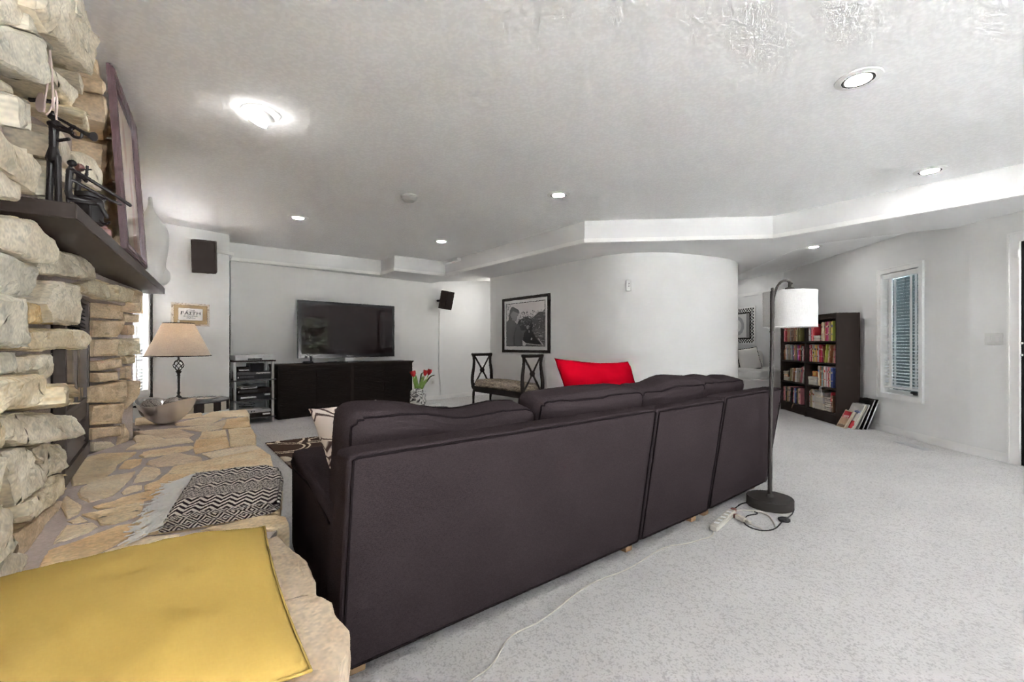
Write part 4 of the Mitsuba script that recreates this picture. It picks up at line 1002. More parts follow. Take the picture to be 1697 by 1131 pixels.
def rug_c(p, n, uv):
    wx = p.x + 0.10 * dr.sin(p.y * 7.0) + 0.12 * (fbm(p.x * 2.2, p.y * 2.2, 2.0, 2) - 0.5)
    wy = p.y + 0.10 * dr.sin(p.x * 6.0 + 1.0)
    a, b, c = voronoi(wx * 2.7, wy * 2.3 + 0.4)
    line = 1 - smoothstep(0.045, 0.075, dr.abs(b - a - 0.16))
    blob = dr.select(c > 0.62, 1 - smoothstep(0.26, 0.29, a), 0.0)
    return mix((0.050, 0.032, 0.025), (0.64, 0.56, 0.46), dr.maximum(line, blob)) * (0.9 + 0.2 * noise(p.x * 200, p.y * 200))


diffuse('rug_pile', proc(rug_c), carpet_b, 0.003)
single('area_rug', box(0.90, 3.35, 2.86, 5.66, 0.001, 0.014, 0.004), 'rug_pile', 'dark brown area rug with cream curving lines under the coffee table', 'rug')
t = thing('coffee_table', 'glass-topped coffee table in front of the sofa', 'table')
scene['table_glass'] = {'type': 'dielectric', 'int_ior': 1.5}
obj('glass_top', box(1.46, 2.735, 3.86, 4.915, 0.406, 0.418, 0.0015), 'table_glass', t, smooth=False)
for x in (1.58, 2.61):
    for y in (3.98, 4.79):
        obj('leg', box(x - .022, x + .022, y - .022, y + .022, 0.0155, 0.404, .003), 'silver', t)
obj('lower_frame', concat([box(1.60, 2.59, 3.965, 3.995, .36, .40), box(1.60, 2.59, 4.775, 4.805, .36, .40)]), 'silver', t)


def terrazzo_c(p, n, uv):
    a, b, c = voronoi((p.x + p.y * 0.4) * 75 + fbm(p.x * 60, p.y * 60, p.z * 60, 2) * 2.5, (p.z + p.y * 0.3) * 75 + p.x * 9)
    return mix((0.76, 0.75, 0.74), (0.02, 0.018, 0.02), dr.select((c > 0.60) & (a < 0.55), 1.0, 0.0))


mat('terrazzo', proc(terrazzo_c), 0.4, spec=0.4)
FX = V(2.18, 4.45, 0.419)
t = thing('flower_vase', 'white vase with black speckles on the glass coffee table', 'vase')
obj('body', xf(lathe([(0, 0), (.074, 0), (.084, .012), (.086, .05), (.086, .165), (.078, .195), (.050, .212), (.040, .222), (.036, .222), (.036, .18), (0, .17)], 48), tuple(FX)), 'terrazzo', t, smooth=50)
scene['leaf_green'] = {'type': 'twosided', 'bsdf': {'type': 'principled', 'base_color': proc(lambda p, n, uv: mix((0.10, 0.21, 0.030), (0.25, 0.38, 0.085), noise(p.x * 50, p.y * 50, p.z * 30))), 'roughness': 0.45, 'specular': 0.4}}
scene['leaf_dark'] = {'type': 'twosided', 'bsdf': {'type': 'diffuse', 'reflectance': C(0.035, 0.045, 0.018)}}
scene['petal_red'] = {'type': 'twosided', 'bsdf': {'type': 'principled', 'base_color': proc(lambda p, n, uv: mix((0.36, 0.005, 0.014), (0.56, 0.03, 0.035), noise(p.x * 60, p.y * 60, p.z * 40))), 'roughness': 0.5, 'specular': 0.3}}
FP = lambda x, y, z: FX + R3 * x + D3 * y + V(0, 0, z)


def petal_cup(c, ax, r, h, n=6, seed=0):
    ms = []
    for i in range(n):
        a0 = 2 * math.pi * i / n + seed
        rows = []
        for k in np.linspace(0, 1, 7):
            rad = r * (0.25 + 1.5 * k * (1 - 0.62 * k)) * (1.0 if i % 2 else 0.88)
            wd = 0.75 * math.sin(math.pi * (0.12 + 0.80 * k)) ** 0.7
            rows.append([(rad * math.cos(a0 + w * wd), rad * math.sin(a0 + w * wd), h * k * (1 - 0.06 * w * w)) for w in (-1, -.5, 0, .5, 1)])
        v = np.array(rows).reshape(-1, 3)
        f = [(i2 * 5 + j, i2 * 5 + j + 1, i2 * 5 + j + 6) for i2 in range(6) for j in range(4)] + [(i2 * 5 + j, i2 * 5 + j + 6, i2 * 5 + j + 5) for i2 in range(6) for j in range(4)]
        ms.append(trimesh.Trimesh(v, f, process=False))
    m = concat(ms)
    m.apply_transform(trimesh.geometry.align_vectors((0, 0, 1), ax))
    m.apply_translation(c)
    return m


def blade(pts, w):
    p = spline(pts, 14)
    tg = np.gradient(p, axis=0)
    side = np.cross(tg, D3 + V(0, 0, .3))
    side /= np.linalg.norm(side, axis=1, keepdims=True)
    ww = w * np.sin(np.pi * np.clip(np.linspace(0.1, 1.0, 14), 0, 1)) ** 0.7
    v = np.vstack([p - side * ww[:, None], p - D3 * 0.004, p + side * ww[:, None]])
    f = []
    for i in range(13):
        for o in (0, 14):
            f += [(o + i, o + 14 + i, o + 15 + i), (o + i, o + 15 + i, o + 1 + i)]
    return trimesh.Trimesh(v, f, process=False)


for q, (hx, hz, tilt, lab) in enumerate(((-.045, .385, -.25, 'left-hand red tulip, fullest of the bunch'), (-.010 + .085, .395, .20, 'red tulip left of the right-hand pair in the speckled vase'), (.115, .405, .35, 'rightmost red tulip in the speckled vase'))):
    t = thing('tulip', lab, 'flower')
    c = FP(hx, 0, hz - .03)
    obj('stem', tube(spline([FP(hx * .15, 0, .10), FP(hx * .35, 0, .25), FP(hx * .8, 0, hz - .08), c], 16), .0042, 8), 'leaf_green', t)
    ax = V(0, 0, 1) + R3 * tilt
    obj('bloom', petal_cup(c - ax * .008, ax / np.linalg.norm(ax), .040 if q == 0 else .030, .066, 7 if q == 0 else 6, q), 'petal_red', t, smooth=True)
    if q == 0:
        obj('leaf', blade([FP(-.008, 0, .17), FP(-.035, .01, .28), FP(-.058, .01, .36)], .018), 'leaf_green', t, smooth=True)
        obj('leaf', blade([FP(.004, -.02, .17), FP(-.012, -.02, .27), FP(-.020, -.02, .37)], .020), 'leaf_green', t, smooth=True)
    elif q == 1:
        obj('leaf', blade([FP(.006, -.01, .17), FP(.035, -.01, .27), FP(.060, -.01, .36)], .020), 'leaf_green', t, smooth=True)
        obj('leaf', blade([FP(.004, .02, .19), FP(.02, .03, .31), FP(.045, .03, .385), FP(.075, .03, .37)], .009), 'leaf_dark', t, smooth=True, label='dark curled leaf')
    else:
        obj('leaf', blade([FP(.010, -.02, .17), FP(.060, -.02, .26), FP(.10, -.02, .33)], .018), 'leaf_green', t, smooth=True)
        obj('leaf', blade([FP(.012, .01, .20), FP(.10, .02, .31), FP(.155, .02, .36), FP(.19, .02, .362)], .009), 'leaf_dark', t, smooth=True, label='dark curled leaf')
t = thing('remote_control', 'dark remote control on the glass coffee table', 'remote control')
obj('body', xf(box(-.095, .095, -.024, .024, 0, .018, .005), (2.37, 4.33, .419), rz=-33), 'black_plastic', t)
obj('keypad', xf(concat([box(-.07 + .022 * i, -.058 + .022 * i, -.014 + .014 * j, -.005 + .014 * j, .0175, .0195) for i in range(6) for j in range(3)]), (2.37, 4.33, .419), rz=-33), 'dark_grille', t, smooth=False)

# ------------------------------------------------------------------ television, its cabinet and the rack of players
CB = ((1.33, 7.28, 0), 7.0)
cab = thing('media_cabinet', 'long black media cabinet with four ribbed doors under the television', 'cabinet')
obj('body', upright(box(0, 2.286, 0.03, 0.79, -0.42, -0.02), *CB), 'espresso', cab, smooth=False)
obj('top', upright(box(-0.012, 2.298, 0.79, 0.818, -0.43, 0.012, .003), *CB), 'espresso_satin', cab)
obj('plinth', upright(box(0.02, 2.266, 0.0, 0.03, -0.40, -0.05), *CB), 'black_wood', cab, smooth=False)
for i, (s0, s1) in enumerate(((0.010, 0.545), (0.552, 1.100), (1.165, 1.712), (1.719, 2.276))):
    dk = obj('door', upright(box(s0, s1, 0.036, 0.782, -0.019, -0.004), *CB), 'espresso', cab, smooth=False)
    ribs = concat([box(s0 + .004, s1 - .004, z, z + .0175, -0.005, 0.006, .004) for z in np.arange(0.045, 0.765, 0.026)])
    obj('ribs', upright(ribs, *CB), 'espresso', dk, smooth=False)
obj('divider', upright(box(1.105, 1.160, 0.036, 0.785, -0.02, 0.0), *CB), 'espresso_satin', cab, smooth=False)

tv = thing('television', 'large flat black television standing on the media cabinet', 'television')
TVP = ((1.306, 7.478, 0), 7.0)
obj('bezel', upright(concat([prism(sg.box(0.3465, 0.897, 2.017, 1.812).difference(sg.box(0.392, 0.962, 1.972, 1.768)), -0.03, 0.012), box(0.3465, 2.017, 0.897, 1.812, -0.045, -0.028)]), *TVP), 'black_gloss', tv, smooth=False)
obj('screen', upright(box(0.390, 1.974, 0.960, 1.770, -0.02, 0.004), *TVP), 'screen', tv, smooth=False)
mat('logo_grey', (0.45, 0.45, 0.46), 0.4, spec=0.4)
obj('logo', upright(xf(text('SAMSUNG', 0.018, 0.001), (1.18, 0.915, 0.0125)), *TVP), 'logo_grey', tv, smooth=False, label='small grey brand lettering under the screen')
obj('neck', upright(box(1.10, 1.26, 0.835, 0.90, -0.03, -0.005, .004), *TVP), 'silver', tv, label='short silver neck')
st = xf(lathe([(0, 0), (.30, 0), (.30, .006), (.27, .014), (0, .016)], 48), scale=(1.25, .55, 1))
st = xf(st, (1.306 + 1.18 * math.cos(math.radians(7)), 7.478 + 1.18 * math.sin(math.radians(7)), 0.8185), rz=7)
obj('stand', st, 'black_gloss', tv, smooth=30)
t = thing('phone_cradle', 'small black phone cradle on the left end of the media cabinet', 'phone')
obj('base', upright(xf(softbox(.14, .035, .09, .015), (0.46, 0.838, -0.10)), *CB), 'black_plastic', t, smooth=40)
obj('handset', upright(xf(softbox(.03, .10, .028, .010), (0.50, 0.885, -0.09)), *CB), 'black_plastic', t, smooth=40)
single('set_top_remote', upright(concat([box(0.72, 1.0, 0.8195, 0.834, -0.10, -0.055, .004), box(0.76, 0.90, 0.834, 0.842, -0.095, -0.06, .003)]), *CB), 'black_plastic', 'dark remote control lying on the media cabinet left of the television foot', 'remote control')

RK = ((0.765, 7.125, 0), 6.05)
t = thing('av_rack', 'silver-legged black media rack with four shelves between pillar and cabinet', 'rack')
for s in (0.0, 0.475):
    for o in (0.0, -0.32):
        obj('post', upright(xf(trimesh.creation.cylinder(.0185, .882, sections=20), (s, .441, o), rx=90), *RK), 'silver', t, smooth=30)
for z in (0.09, 0.34, 0.62, 0.888):
    obj('shelf', upright(box(-.035, .51, z - .012, z + .006, -.35, .03, .003), *RK), 'smoke_shelf' if z < .8 else 'espresso_satin', t)
DV = lambda s0, s1, z0, z1, o0, o1, r=.003: upright(box(s0, s1, z0, z1, o0, o1, r), *RK)


def device(name, label, s0, s1, z0, z1, o0, o1, m='black_plastic', cat='player', feet=False, detail=()):
    t = thing(name, label, cat)
    obj('case', DV(s0, s1, z0, z1, o0, o1), m, t)
    for nm, mm, a, b, c, d in detail:
        obj(nm, DV(s0 + a * (s1 - s0), s0 + b * (s1 - s0), z0 + c * (z1 - z0), z0 + d * (z1 - z0), o1 - .002, o1 + .003, .0008), mm, t)
    return t


device('disc_player', 'silver disc player on top of the media rack', 0.005, 0.485, .8955, .968, -.30, .0, 'silver_plastic', detail=[('tray', 'black_gloss', .32, .69, .10, .35), ('button', 'logo_grey', .05, .10, .65, .80), ('button', 'logo_grey', .72, .76, .65, .80), ('button', 'logo_grey', .86, .90, .65, .80)])
device('tape_deck', 'flat dark player at the bottom of the upper rack shelf', .03, .455, .6275, .69, -.28, -.02, detail=[('display', 'smoke_shelf', .08, .5, .4, .8), ('button', 'silver', .02, .05, .3, .7)])
device('flat_receiver', 'grey receiver box stacked in the upper rack shelf', .03, .455, .691, .735, -.28, -.01, 'smoke_shelf', detail=[('display', 'silver_plastic', .55, .97, .3, .75)])
device('slim_box', 'slim dark box on top of the receiver stack', .04, .30, .736, .800, -.26, -.02, 'dark_grille', detail=[('display', 'silver_plastic', .05, .85, .3, .5)])
device('game_console', 'small black upright console box in the upper rack shelf', .18, .36, .737, .855, -.18, .01, 'black_gloss', detail=[('indicator', 'white_matte', .32, .36, .88, .95)])
device('amplifier', 'black amplifier with a round dial on the middle rack shelf', .03, .455, .3475, .425, -.29, -.01, 'black_plastic', detail=[('display', 'silver_plastic', .10, .55, .25, .55), ('button', 'silver', .80, .97, .6, .95)])
d2 = device('dial_amplifier', 'dark receiver with a big volume dial above the amplifier', .03, .455, .4265, .498, -.29, -.01, 'dark_grille', detail=[('display', 'smoke_shelf', .05, .6, .3, .75), ('indicator', 'white_matte', .03, .06, .35, .6)])
obj('dial', upright(xf(trimesh.creation.cylinder(.024, .02, sections=28), (.415, .462, -.002)), *RK), 'black_gloss', d2)
device('router_box', 'small grey cable box on top of the middle stack', .08, .28, .4985, .530, -.2, -.02, 'silver_plastic', cat='router', detail=[('slot', 'black_plastic', .1, .9, .5, .9)])
device('cable_box', 'dark cable box at the bottom of the rack', .17, .46, .0975, .155, -.28, -.01, 'espresso_satin', detail=[('display', 'white_plastic', .60, .95, .35, .75)])
device('silver_box', 'silver recorder box stacked at the bottom of the rack', .17, .455, .156, .195, -.28, -.01, 'silver_plastic', detail=[('button', 'black_plastic', .10, .16, .3, .7), ('button', 'black_plastic', .22, .26, .3, .7)])
single('white_folder', upright(xf(box(.10, .34, .1985, .210, -.25, -.02, .002), (0, 0, 0)), *RK), 'white_matte', 'white folder lying on the silver recorder at the bottom of the rack', 'folder')
t = thing('cable_bundle', 'loose black cables behind the boxes on the lower rack shelves', 'cable')
for q in range(5):
    z = (.22, .24, .52, .54, .30)[q]
    obj('cable', upright(tube(spline([(rng.uniform(.05, .45), z + rng.uniform(0, .04), rng.uniform(-.3, -.1)) for _ in range(5)], 26), .004, 6), *RK), 'black_plastic', t)
single('cable_cover', box(.702, .712, 7.12, 7.17, 0.0, 1.52), 'black_wood', 'thin black strip running down the side of the pillar to the rack', 'cable', smooth=False)
# ------------------------------------------------------------------ speakers, sign, small things on the walls


def speaker(label, c, rz, tilt, w, h, d):
    t = thing('wall_speaker', label, 'speaker')
    loc = lambda m: xf(xf(m, rx=tilt), c, rz=rz)
    obj('cabinet', loc(box(-w / 2, w / 2, -d / 2, d / 2, -h / 2, h / 2, .005)), 'espresso_satin', t)
    obj('grille', loc(box(-w / 2 + .008, w / 2 - .008, -d / 2 - .012, -d / 2 + .002, -h / 2 + .008, h / 2 - .008, .005)), 'dark_grille', t)
    obj('bracket', xf(concat([box(-.012, .012, .04, .26, -.02, .02, .003)]), c, rz=rz), 'black_plastic', t)
    return t


speaker('larger black loudspeaker tilted down high on the pillar wall', (0.405, 6.80, 2.225), -8, 13, 0.25, 0.40, 0.24)
speaker('smaller black loudspeaker on the wall to the right of the television', (4.47, 7.86, 2.005), 22, 13, 0.23, 0.36, 0.16)
cc = spline([(4.43, 8.072, 1.80), (4.432, 8.072, 1.40), (4.422, 8.072, 0.95), (4.426, 8.072, 0.55), (4.452, 8.075, 0.18), (4.44, 8.073, 0.10)], 40)
single('speaker_cable', tube(cc, 0.011, 10), 'trim_white', 'white cable cover running down the wall from the right loudspeaker', 'cable', smooth=True)
PW = ((*PIL_L, 0), 16.0)
t = thing('wall_sign', 'small framed sign with the word FAITH above the table lamp', 'sign')
S0_, S1_, Z0_, Z1_ = 0.205, 0.616, 1.352, 1.637


def worn_c(p, n, uv):
    return mix((0.66, 0.60, 0.54), (0.26, 0.20, 0.16), smoothstep(0.60, 0.70, noise(p.x * 60, p.y * 60, p.z * 60)))


diffuse('worn_white', proc(worn_c))
diffuse('burlap', proc(lambda p, n, uv: mix((0.20, 0.135, 0.065), (0.30, 0.215, 0.115), noise(p.x * 300, p.y * 300, p.z * 300))))
obj('frame', upright(prism(sg.box(S0_, Z0_, S1_, Z1_).difference(sg.box(S0_ + .022, Z0_ + .022, S1_ - .022, Z1_ - .022)), 0.001, 0.022), *PW), 'worn_white', t, smooth=False)
obj('backing', upright(box(S0_ + .02, S1_ - .02, Z0_ + .02, Z1_ - .02, .002, .010), *PW), 'burlap', t, smooth=False)
cs, cz = (S0_ + S1_) / 2, (Z0_ + Z1_) / 2
obj('card', upright(prism(sg.box(cs - .122, cz - .060, cs + .122, cz + .070).buffer(.010), .010, .0118), *PW), 'white_matte', t, smooth=False)
obj('lettering', upright(concat([xf(text('LET YOUR', .014, .0008, True), (cs, cz + .047, .0118)), xf(text('FAITH', .036, .0008, True), (cs, cz + .001, .0118), scale=(1.45, 1, 1)), xf(text('BE BIGGER THAN', .0135, .0008, True), (cs, cz - .026, .0118)), xf(text('YOUR FEAR', .0135, .0008, True), (cs, cz - .050, .0118))]), *PW), 'black', t, smooth=False, label='black printed words')
TW = ((*TV0, 0), 6.0)
so = float((V(4.262, 8.066) - TV0) @ TVD)
t = thing('wall_outlet', 'white wall outlet with a plugged-in night light below the right loudspeaker', 'outlet')
obj('plate', upright(box(so - .038, so + .038, .315, .435, 0, .007, .003), *TW), 'white_plastic', t)
obj('night_light', upright(xf(softbox(.045, .055, .045, .012), (so + .012, .355, .028)), *TW), 'white_gloss', t, smooth=40)
t = thing('light_switch', 'double white light switch on the wall by the patio door', 'light switch')
obj('plate', upright(box(.145, .305, 1.112, 1.228, 0, .006, .003), *((*RW0, 0), AD)), 'white_plastic', t)
for s in (.187, .262):
    obj('rocker', upright(xf(box(s - .018, s + .018, -.033, .033, -.002, .005, .002), (0, 1.17, .007), rx=5), *((*RW0, 0), AD)), 'white_gloss', t)
TA = math.degrees(math.atan2(-0.745, 0.667))
t = thing('wall_sensor', 'small white sensor box high on the curved wall', 'sensor')
sp = (4.918, 3.756, 0)
obj('case', upright(box(-.036, .036, 1.83, 1.985, .0, .030, .008), sp, TA), 'white_plastic', t)
for z in (1.93, 1.90):
    obj('lens', upright(xf(trimesh.creation.cylinder(.006, .004, sections=16), (0.004, z, .031)), sp, TA), 'dark_grille', t)
t = thing('smoke_detector', 'round white smoke detector on the ceiling above the sofa', 'smoke detector')
obj('base', xf(lathe([(0, 2.60), (.082, 2.60), (.082, 2.585), (.074, 2.582), (0, 2.582)], 40), (1.93, 4.135, 0)), 'white_plastic', t)
obj('cover', xf(lathe([(0, 2.5815), (.070, 2.5815), (.072, 2.565), (.058, 2.548), (.030, 2.543), (0, 2.542)], 40), (1.93, 4.135, 0)), 'white_plastic', t, smooth=40)
obj('vent', xf(concat([box(.058 * math.cos(a) - .003, .058 * math.cos(a) + .003, .058 * math.sin(a) - .003, .058 * math.sin(a) + .003, 2.553, 2.562) for a in np.arange(18) * math.pi / 9]), (1.93, 4.135, 0)), 'dark_grille', t, smooth=False)
t = thing('floor_vent', 'metal floor register in the carpet below the right window', 'vent')
va = RWA
vl = lambda m: xf(m, (6.485, 1.139, 0.0), rz=va)
obj('frame', vl(prism(sg.box(-.19, -.055, .19, .055).difference(sg.box(-.17, -.038, .17, .038)), .001, .008)), 'silver_plastic', t, smooth=False)
for i in range(17):
    x = -.16 + .02 * i
    obj('louvre', vl(box(x - .003, x + .003, -.038, .038, .001, .007)), 'silver_plastic', t, smooth=False)
obj('duct', vl(box(-.17, .17, -.038, .038, .0004, .0012)), 'black', t, smooth=False)

# ------------------------------------------------------------------ side table and lamp behind the hearth
TC = (0.25, 6.12)
t = thing('side_table', 'round side table with a black and cream checked rim behind the hearth', 'table')
obj('top', xf(lathe([(0, .482), (.352, .482), (.358, .488), (.358, .496), (.350, .502), (0, .502)], 72), (*TC, 0)), 'smoke_shelf', t, smooth=30)
diffuse('cream', (0.56, 0.52, 0.44))
for i in range(24):
    a0, a1 = 2 * math.pi * i / 24 + .004, 2 * math.pi * (i + 1) / 24 - .004
    aa = np.linspace(a0, a1, 5)
    pg = [(.355 * math.cos(a), .355 * math.sin(a)) for a in aa] + [(.335 * math.cos(a), .335 * math.sin(a)) for a in aa[::-1]]
    obj('rim_tile', xf(prism(pg, .385, .482), (*TC, 0)), 'cream' if i % 2 else 'black_wood', t, smooth=False)
obj('apron', xf(lathe([(.30, .384), (.336, .384), (.336, .481), (.30, .481), (.30, .384)], 60), (*TC, 0)), 'black_wood', t, smooth=30)
for i in range(4):
    a = math.pi / 4 + i * math.pi / 2
    obj('leg', xf(tube([(.27 * math.cos(a), .27 * math.sin(a), .40), (.30 * math.cos(a), .30 * math.sin(a), .0)], [.022, .014], 12), (*TC, 0)), 'black_wood', t)
LP = (0.13, 6.15, 0.5025)
t = thing('table_lamp', 'table lamp with a taupe cone shade and a twisted cage stem, switched on', 'lamp')
obj('base', xf(lathe([(0, 0), (.085, 0), (.088, .008), (.070, .018), (.030, .030), (.018, .05), (0, .05)], 40), LP), 'iron', t, smooth=40)
obj('stem', xf(lathe([(0, .04), (.014, .04), (.012, .07), (.020, .08), (.012, .09), (.0125, .265), (.020, .275), (.012, .285), (.018, .30), (.030, .315), (.016, .325), (0, .325)], 24), LP), 'iron', t, smooth=40)
cage = []
for i in range(6):
    pts = []
    for k in np.linspace(0, 1, 16):
        a = 2 * math.pi * i / 6 + 2.2 * k
        r = .006 + .042 * math.sin(math.pi * k) ** 0.8 * (0.75 + 0.5 * k)
        pts.append((r * math.cos(a), r * math.sin(a), .32 + .125 * k))
    cage.append(tube(pts, .0045, 6))
obj('cage', xf(concat(cage), LP), 'iron', t, smooth=True, label='twisted iron cage')
obj('neck', xf(cyl(.010, .44, .60, 16), LP), 'iron', t)


def taupe_c(p, n, uv):
    return mix((0.36, 0.31, 0.26), (0.50, 0.44, 0.37), noise(p.x * 240, p.y * 240, p.z * 30) * 0.5 + noise(p.x * 30, p.y * 30, p.z * 240) * 0.5)


scene['taupe_shade'] = {'type': 'principledthin', 'base_color': proc(taupe_c), 'roughness': 0.9, 'diff_trans': 0.7, 'spec_trans': 0.0}
sk = obj('shade', xf(lathe([(.302, .487), (.142, .850)], 72), LP), 'taupe_shade', t, smooth=30)
ring = lambda r, z, w: xf(tube([(r * math.cos(a), r * math.sin(a), z) for a in np.arange(64) * 2 * math.pi / 64], w, 8, closed=True), LP)
obj('rim', ring(.302, .489, .0055), 'black_wood', sk, smooth=True, label='dark bound lower edge')
obj('rim', ring(.142, .849, .005), 'black_wood', sk, smooth=True, label='dark bound upper edge')
obj('harp', xf(concat([tube(spline([(-.02, 0, .60), (-.06, 0, .70), (-.03, 0, .82), (0, 0, .845), (.03, 0, .82), (.06, 0, .70), (.02, 0, .60)], 24), .003, 6), tube([(-.142, 0, .846), (.142, 0, .846)], .003, 6), tube([(0, -.142, .846), (0, .142, .846)], .003, 6)]), LP), 'iron', t)
obj('finial', xf(cyl(.010, .845, .885, 14), LP), 'white_gloss', t, label='small pale finial')
obj('bulb', xf(trimesh.creation.icosphere(3, .032), (LP[0], LP[1], LP[2] + .70)), 'lamp_white', t, smooth=True, emitter={'type': 'area', 'radiance': C(LAMP * .62, LAMP * 0.38, LAMP * .16)})
t = thing('leaf_dish', 'white leaf-shaped dish on the checked side table', 'dish')
n1 = 20
rows = []
for u in np.linspace(-1, 1, n1):
    w = .055 * (1 - u * u) ** .6 + .002
    for v in np.linspace(-1, 1, 7):
        rows.append((u * .16, v * w, .006 + .035 * max(0, u) ** 2 + .018 * v * v))
rows = np.array(rows)
f = [(i * 7 + j, (i + 1) * 7 + j, (i + 1) * 7 + j + 1) for i in range(n1 - 1) for j in range(6)] + [(i * 7 + j, (i + 1) * 7 + j + 1, i * 7 + j + 1) for i in range(n1 - 1) for j in range(6)]
dm = trimesh.Trimesh(np.vstack([rows, rows - V(0, 0, .005)]), np.vstack([f, np.array(f)[:, ::-1] + len(rows)]), process=False)
obj('bowl', xf(dm, (0.36, 5.93, .503), rz=-30), 'white_gloss', t, smooth=True)
t = thing('magazine_rack', 'black iron rack with white papers between stone pier and window', 'magazine rack')
RB = (-0.20, 5.78, 0)
for s in (-.10, .10):
    obj('bar', xf(tube([(s, 0, 0), (s, 0, .60)], .012, 8), RB), 'iron', t)
    obj('bar', xf(tube([(s, .16, 0), (s, .16, .60)], .012, 8), RB), 'iron', t)
for z in (.20, .50):
    obj('rail', xf(tube([(-.10, 0, z), (.10, 0, z), (.10, .16, z), (-.10, .16, z)], .010, 8, closed=True), RB), 'iron', t)
for i in range(4):
    obj('paper', xf(box(-.09, .09, .03 + .028 * i, .035 + .028 * i, .21, .66 - .02 * i), RB, rx=-2), 'white_matte', t, smooth=False, label='white paper')

# ------------------------------------------------------------------ bench and picture on the straight wall
BN = ((4.365, 6.745, 0), -90.0)
t = thing('upholstered_bench', 'dark wooden bench with crossed open arms and a patterned seat', 'bench')


def leopard_c(p, n, uv):
    a, b, c = voronoi(p.y * 42 + fbm(p.x * 30, p.y * 30, 1.0, 2) * 3, (p.x + p.z) * 60)
    return mix((0.07, 0.05, 0.04), (0.46, 0.39, 0.30), smoothstep(0.10, 0.28, b - a) * (0.5 + 0.5 * c))


diffuse('zebra_fabric', proc(leopard_c), lambda p, n, uv: noise(p.x * 300, p.y * 300, p.z * 300), 0.001)
UB = lambda m: upright(m, *BN)
for o in (-.015, -.395):
    obj('seat_rail', UB(box(0.01, 1.42, .275, .37, o - .014, o + .014, .004)), 'black_wood', t)
for s in (.02, 1.41):
    obj('side_rail', UB(box(s - .014, s + .014, .275, .37, -.395, -.015, .004)), 'black_wood', t)
m = softbox(1.35, .38, .13, .045, (0, 0, .035), 5)
obj('seat_cushion', UB(xf(m, (.715, .425, -.205), rx=90)), 'zebra_fabric', t, smooth=50)
for s, sg_ in ((.02, -1), (1.41, 1)):
    for o in (-.015, -.395):
        lp = spline([(s, .275, o), (s + .004 * sg_, .14, o * .98), (s + .012 * sg_, .0, o)], 14)
        obj('leg', UB(tube(lp, np.linspace(.026, .016, 14), 10)), 'black_wood', t, smooth=True)
        sgn = 1 if o > -.1 else -1
        ap = spline([(s, .33, o), (s + .012 * sg_, .45, o + .018 * sgn), (s + .006 * sg_, .60, o + .012 * sgn), (s + .004 * sg_, .78, o - .012 * sgn), (s + .012 * sg_, .90, o - .004 * sgn), (s + .018 * sg_, .955, o + .022 * sgn)], 24)
        obj('arm_post', UB(tube(ap, np.linspace(.034, .022, 24), 10)), 'black_wood', t, smooth=True)
    a_ = s + .010 * sg_
    obj('arm_rail', UB(tube([(a_, .935, .004), (a_, .935, -.414)], .025, 12)), 'black_wood', t, smooth=True)
    c_ = (s + .006 * sg_, .655, -.205)
    obj('arm_cross', UB(concat([tube(spline([(c_[0], .92, -.03), (c_[0], .79, -.12), c_, (c_[0], .52, -.29), (c_[0], .39, -.37)], 18), .017, 8), tube(spline([(c_[0], .92, -.37), (c_[0], .79, -.29), c_, (c_[0], .52, -.12), (c_[0], .39, -.03)], 18), .014, 8)])), 'black_wood', t, smooth=True)
    obj('rosette', UB(xf(lathe([(0, -.024), (.038, -.022), (.046, 0), (.038, .022), (0, .024)], 24), c_, ry=90)), 'black_wood', t, smooth=40)

PC = ((4.80, 6.40, 0), -90.0)
PW_, PZ0, PZ1 = 1.245, 0.980, 1.925
UP_ = lambda m: upright(m, *PC)
t = thing('framed_photograph', 'large black-framed black and white photograph of two people above the bench', 'picture')
obj('frame', UP_(concat([prism(sg.box(0, PZ0, PW_, PZ1).difference(sg.box(.05, PZ0 + .045, PW_ - .05, PZ1 - .045)), 0.002, .026), prism(sg.box(.008, PZ0 + .008, PW_ - .008, PZ1 - .008).difference(sg.box(.03, PZ0 + .03, PW_ - .03, PZ1 - .03)), .026, .032)])), 'black_wood', t, smooth=False)
obj('mount', UP_(box(.045, PW_ - .045, PZ0 + .04, PZ1 - .04, .003, .008)), 'white_matte', t, smooth=False)
qx0, qx1, qz0, qz1 = .118, 1.115, PZ0 + .115, PZ1 - .105
QX = lambda x, y: (qx0 + (qx1 - qx0) * x, qz0 + (qz1 - qz0) * y)
layers = []


def patch(pts, tone, lev):
    m = prism(sg.Polygon([QX(*p) for p in pts]).buffer(0), .0082 + .0004 * lev, .0085 + .0004 * lev)
    layers.append((m, tone))


patch([(-.012, -.014), (1.012, -.014), (1.012, 1.014), (-.012, 1.014)], .02, 0)
patch([(0, 0), (1, 0), (1, 1), (0, 1)], .78, 1)
r5 = np.random.default_rng(5)
bush = [(.30, .36), (1, .34), (1, .74)] + [(1 - .07 * i, .70 + .10 * r5.uniform(-1, 1)) for i in range(1, 10)] + [(.30, .68)]
patch(bush, .055, 2)
patch([(.34, .36), (.34, .6), (.5, .66), (.66, .62), (.72, .52), (.70, .36)], .015, 3)
for i in range(170):
    x, y = r5.uniform(.34, .99), r5.uniform(.40, .80)
    s = r5.uniform(.008, .022)
    patch([(x - s, y - s * .6), (x + s, y - s * .4), (x + s * .3, y + s), (x - s * .6, y + s * .7)], float(r5.choice([.02, .09, .16, .30])), 4)
for i in range(26):
    x, y = r5.uniform(0, .13), r5.uniform(.72, .99)
    s = r5.uniform(.008, .02)
    patch([(x - s, y - s), (x + s, y - s * .4), (x + s * .3, y + s)], .05, 4)
patch([(.40, .0), (1, 0), (1, .38), (.62, .40), (.40, .36)], .10, 2)
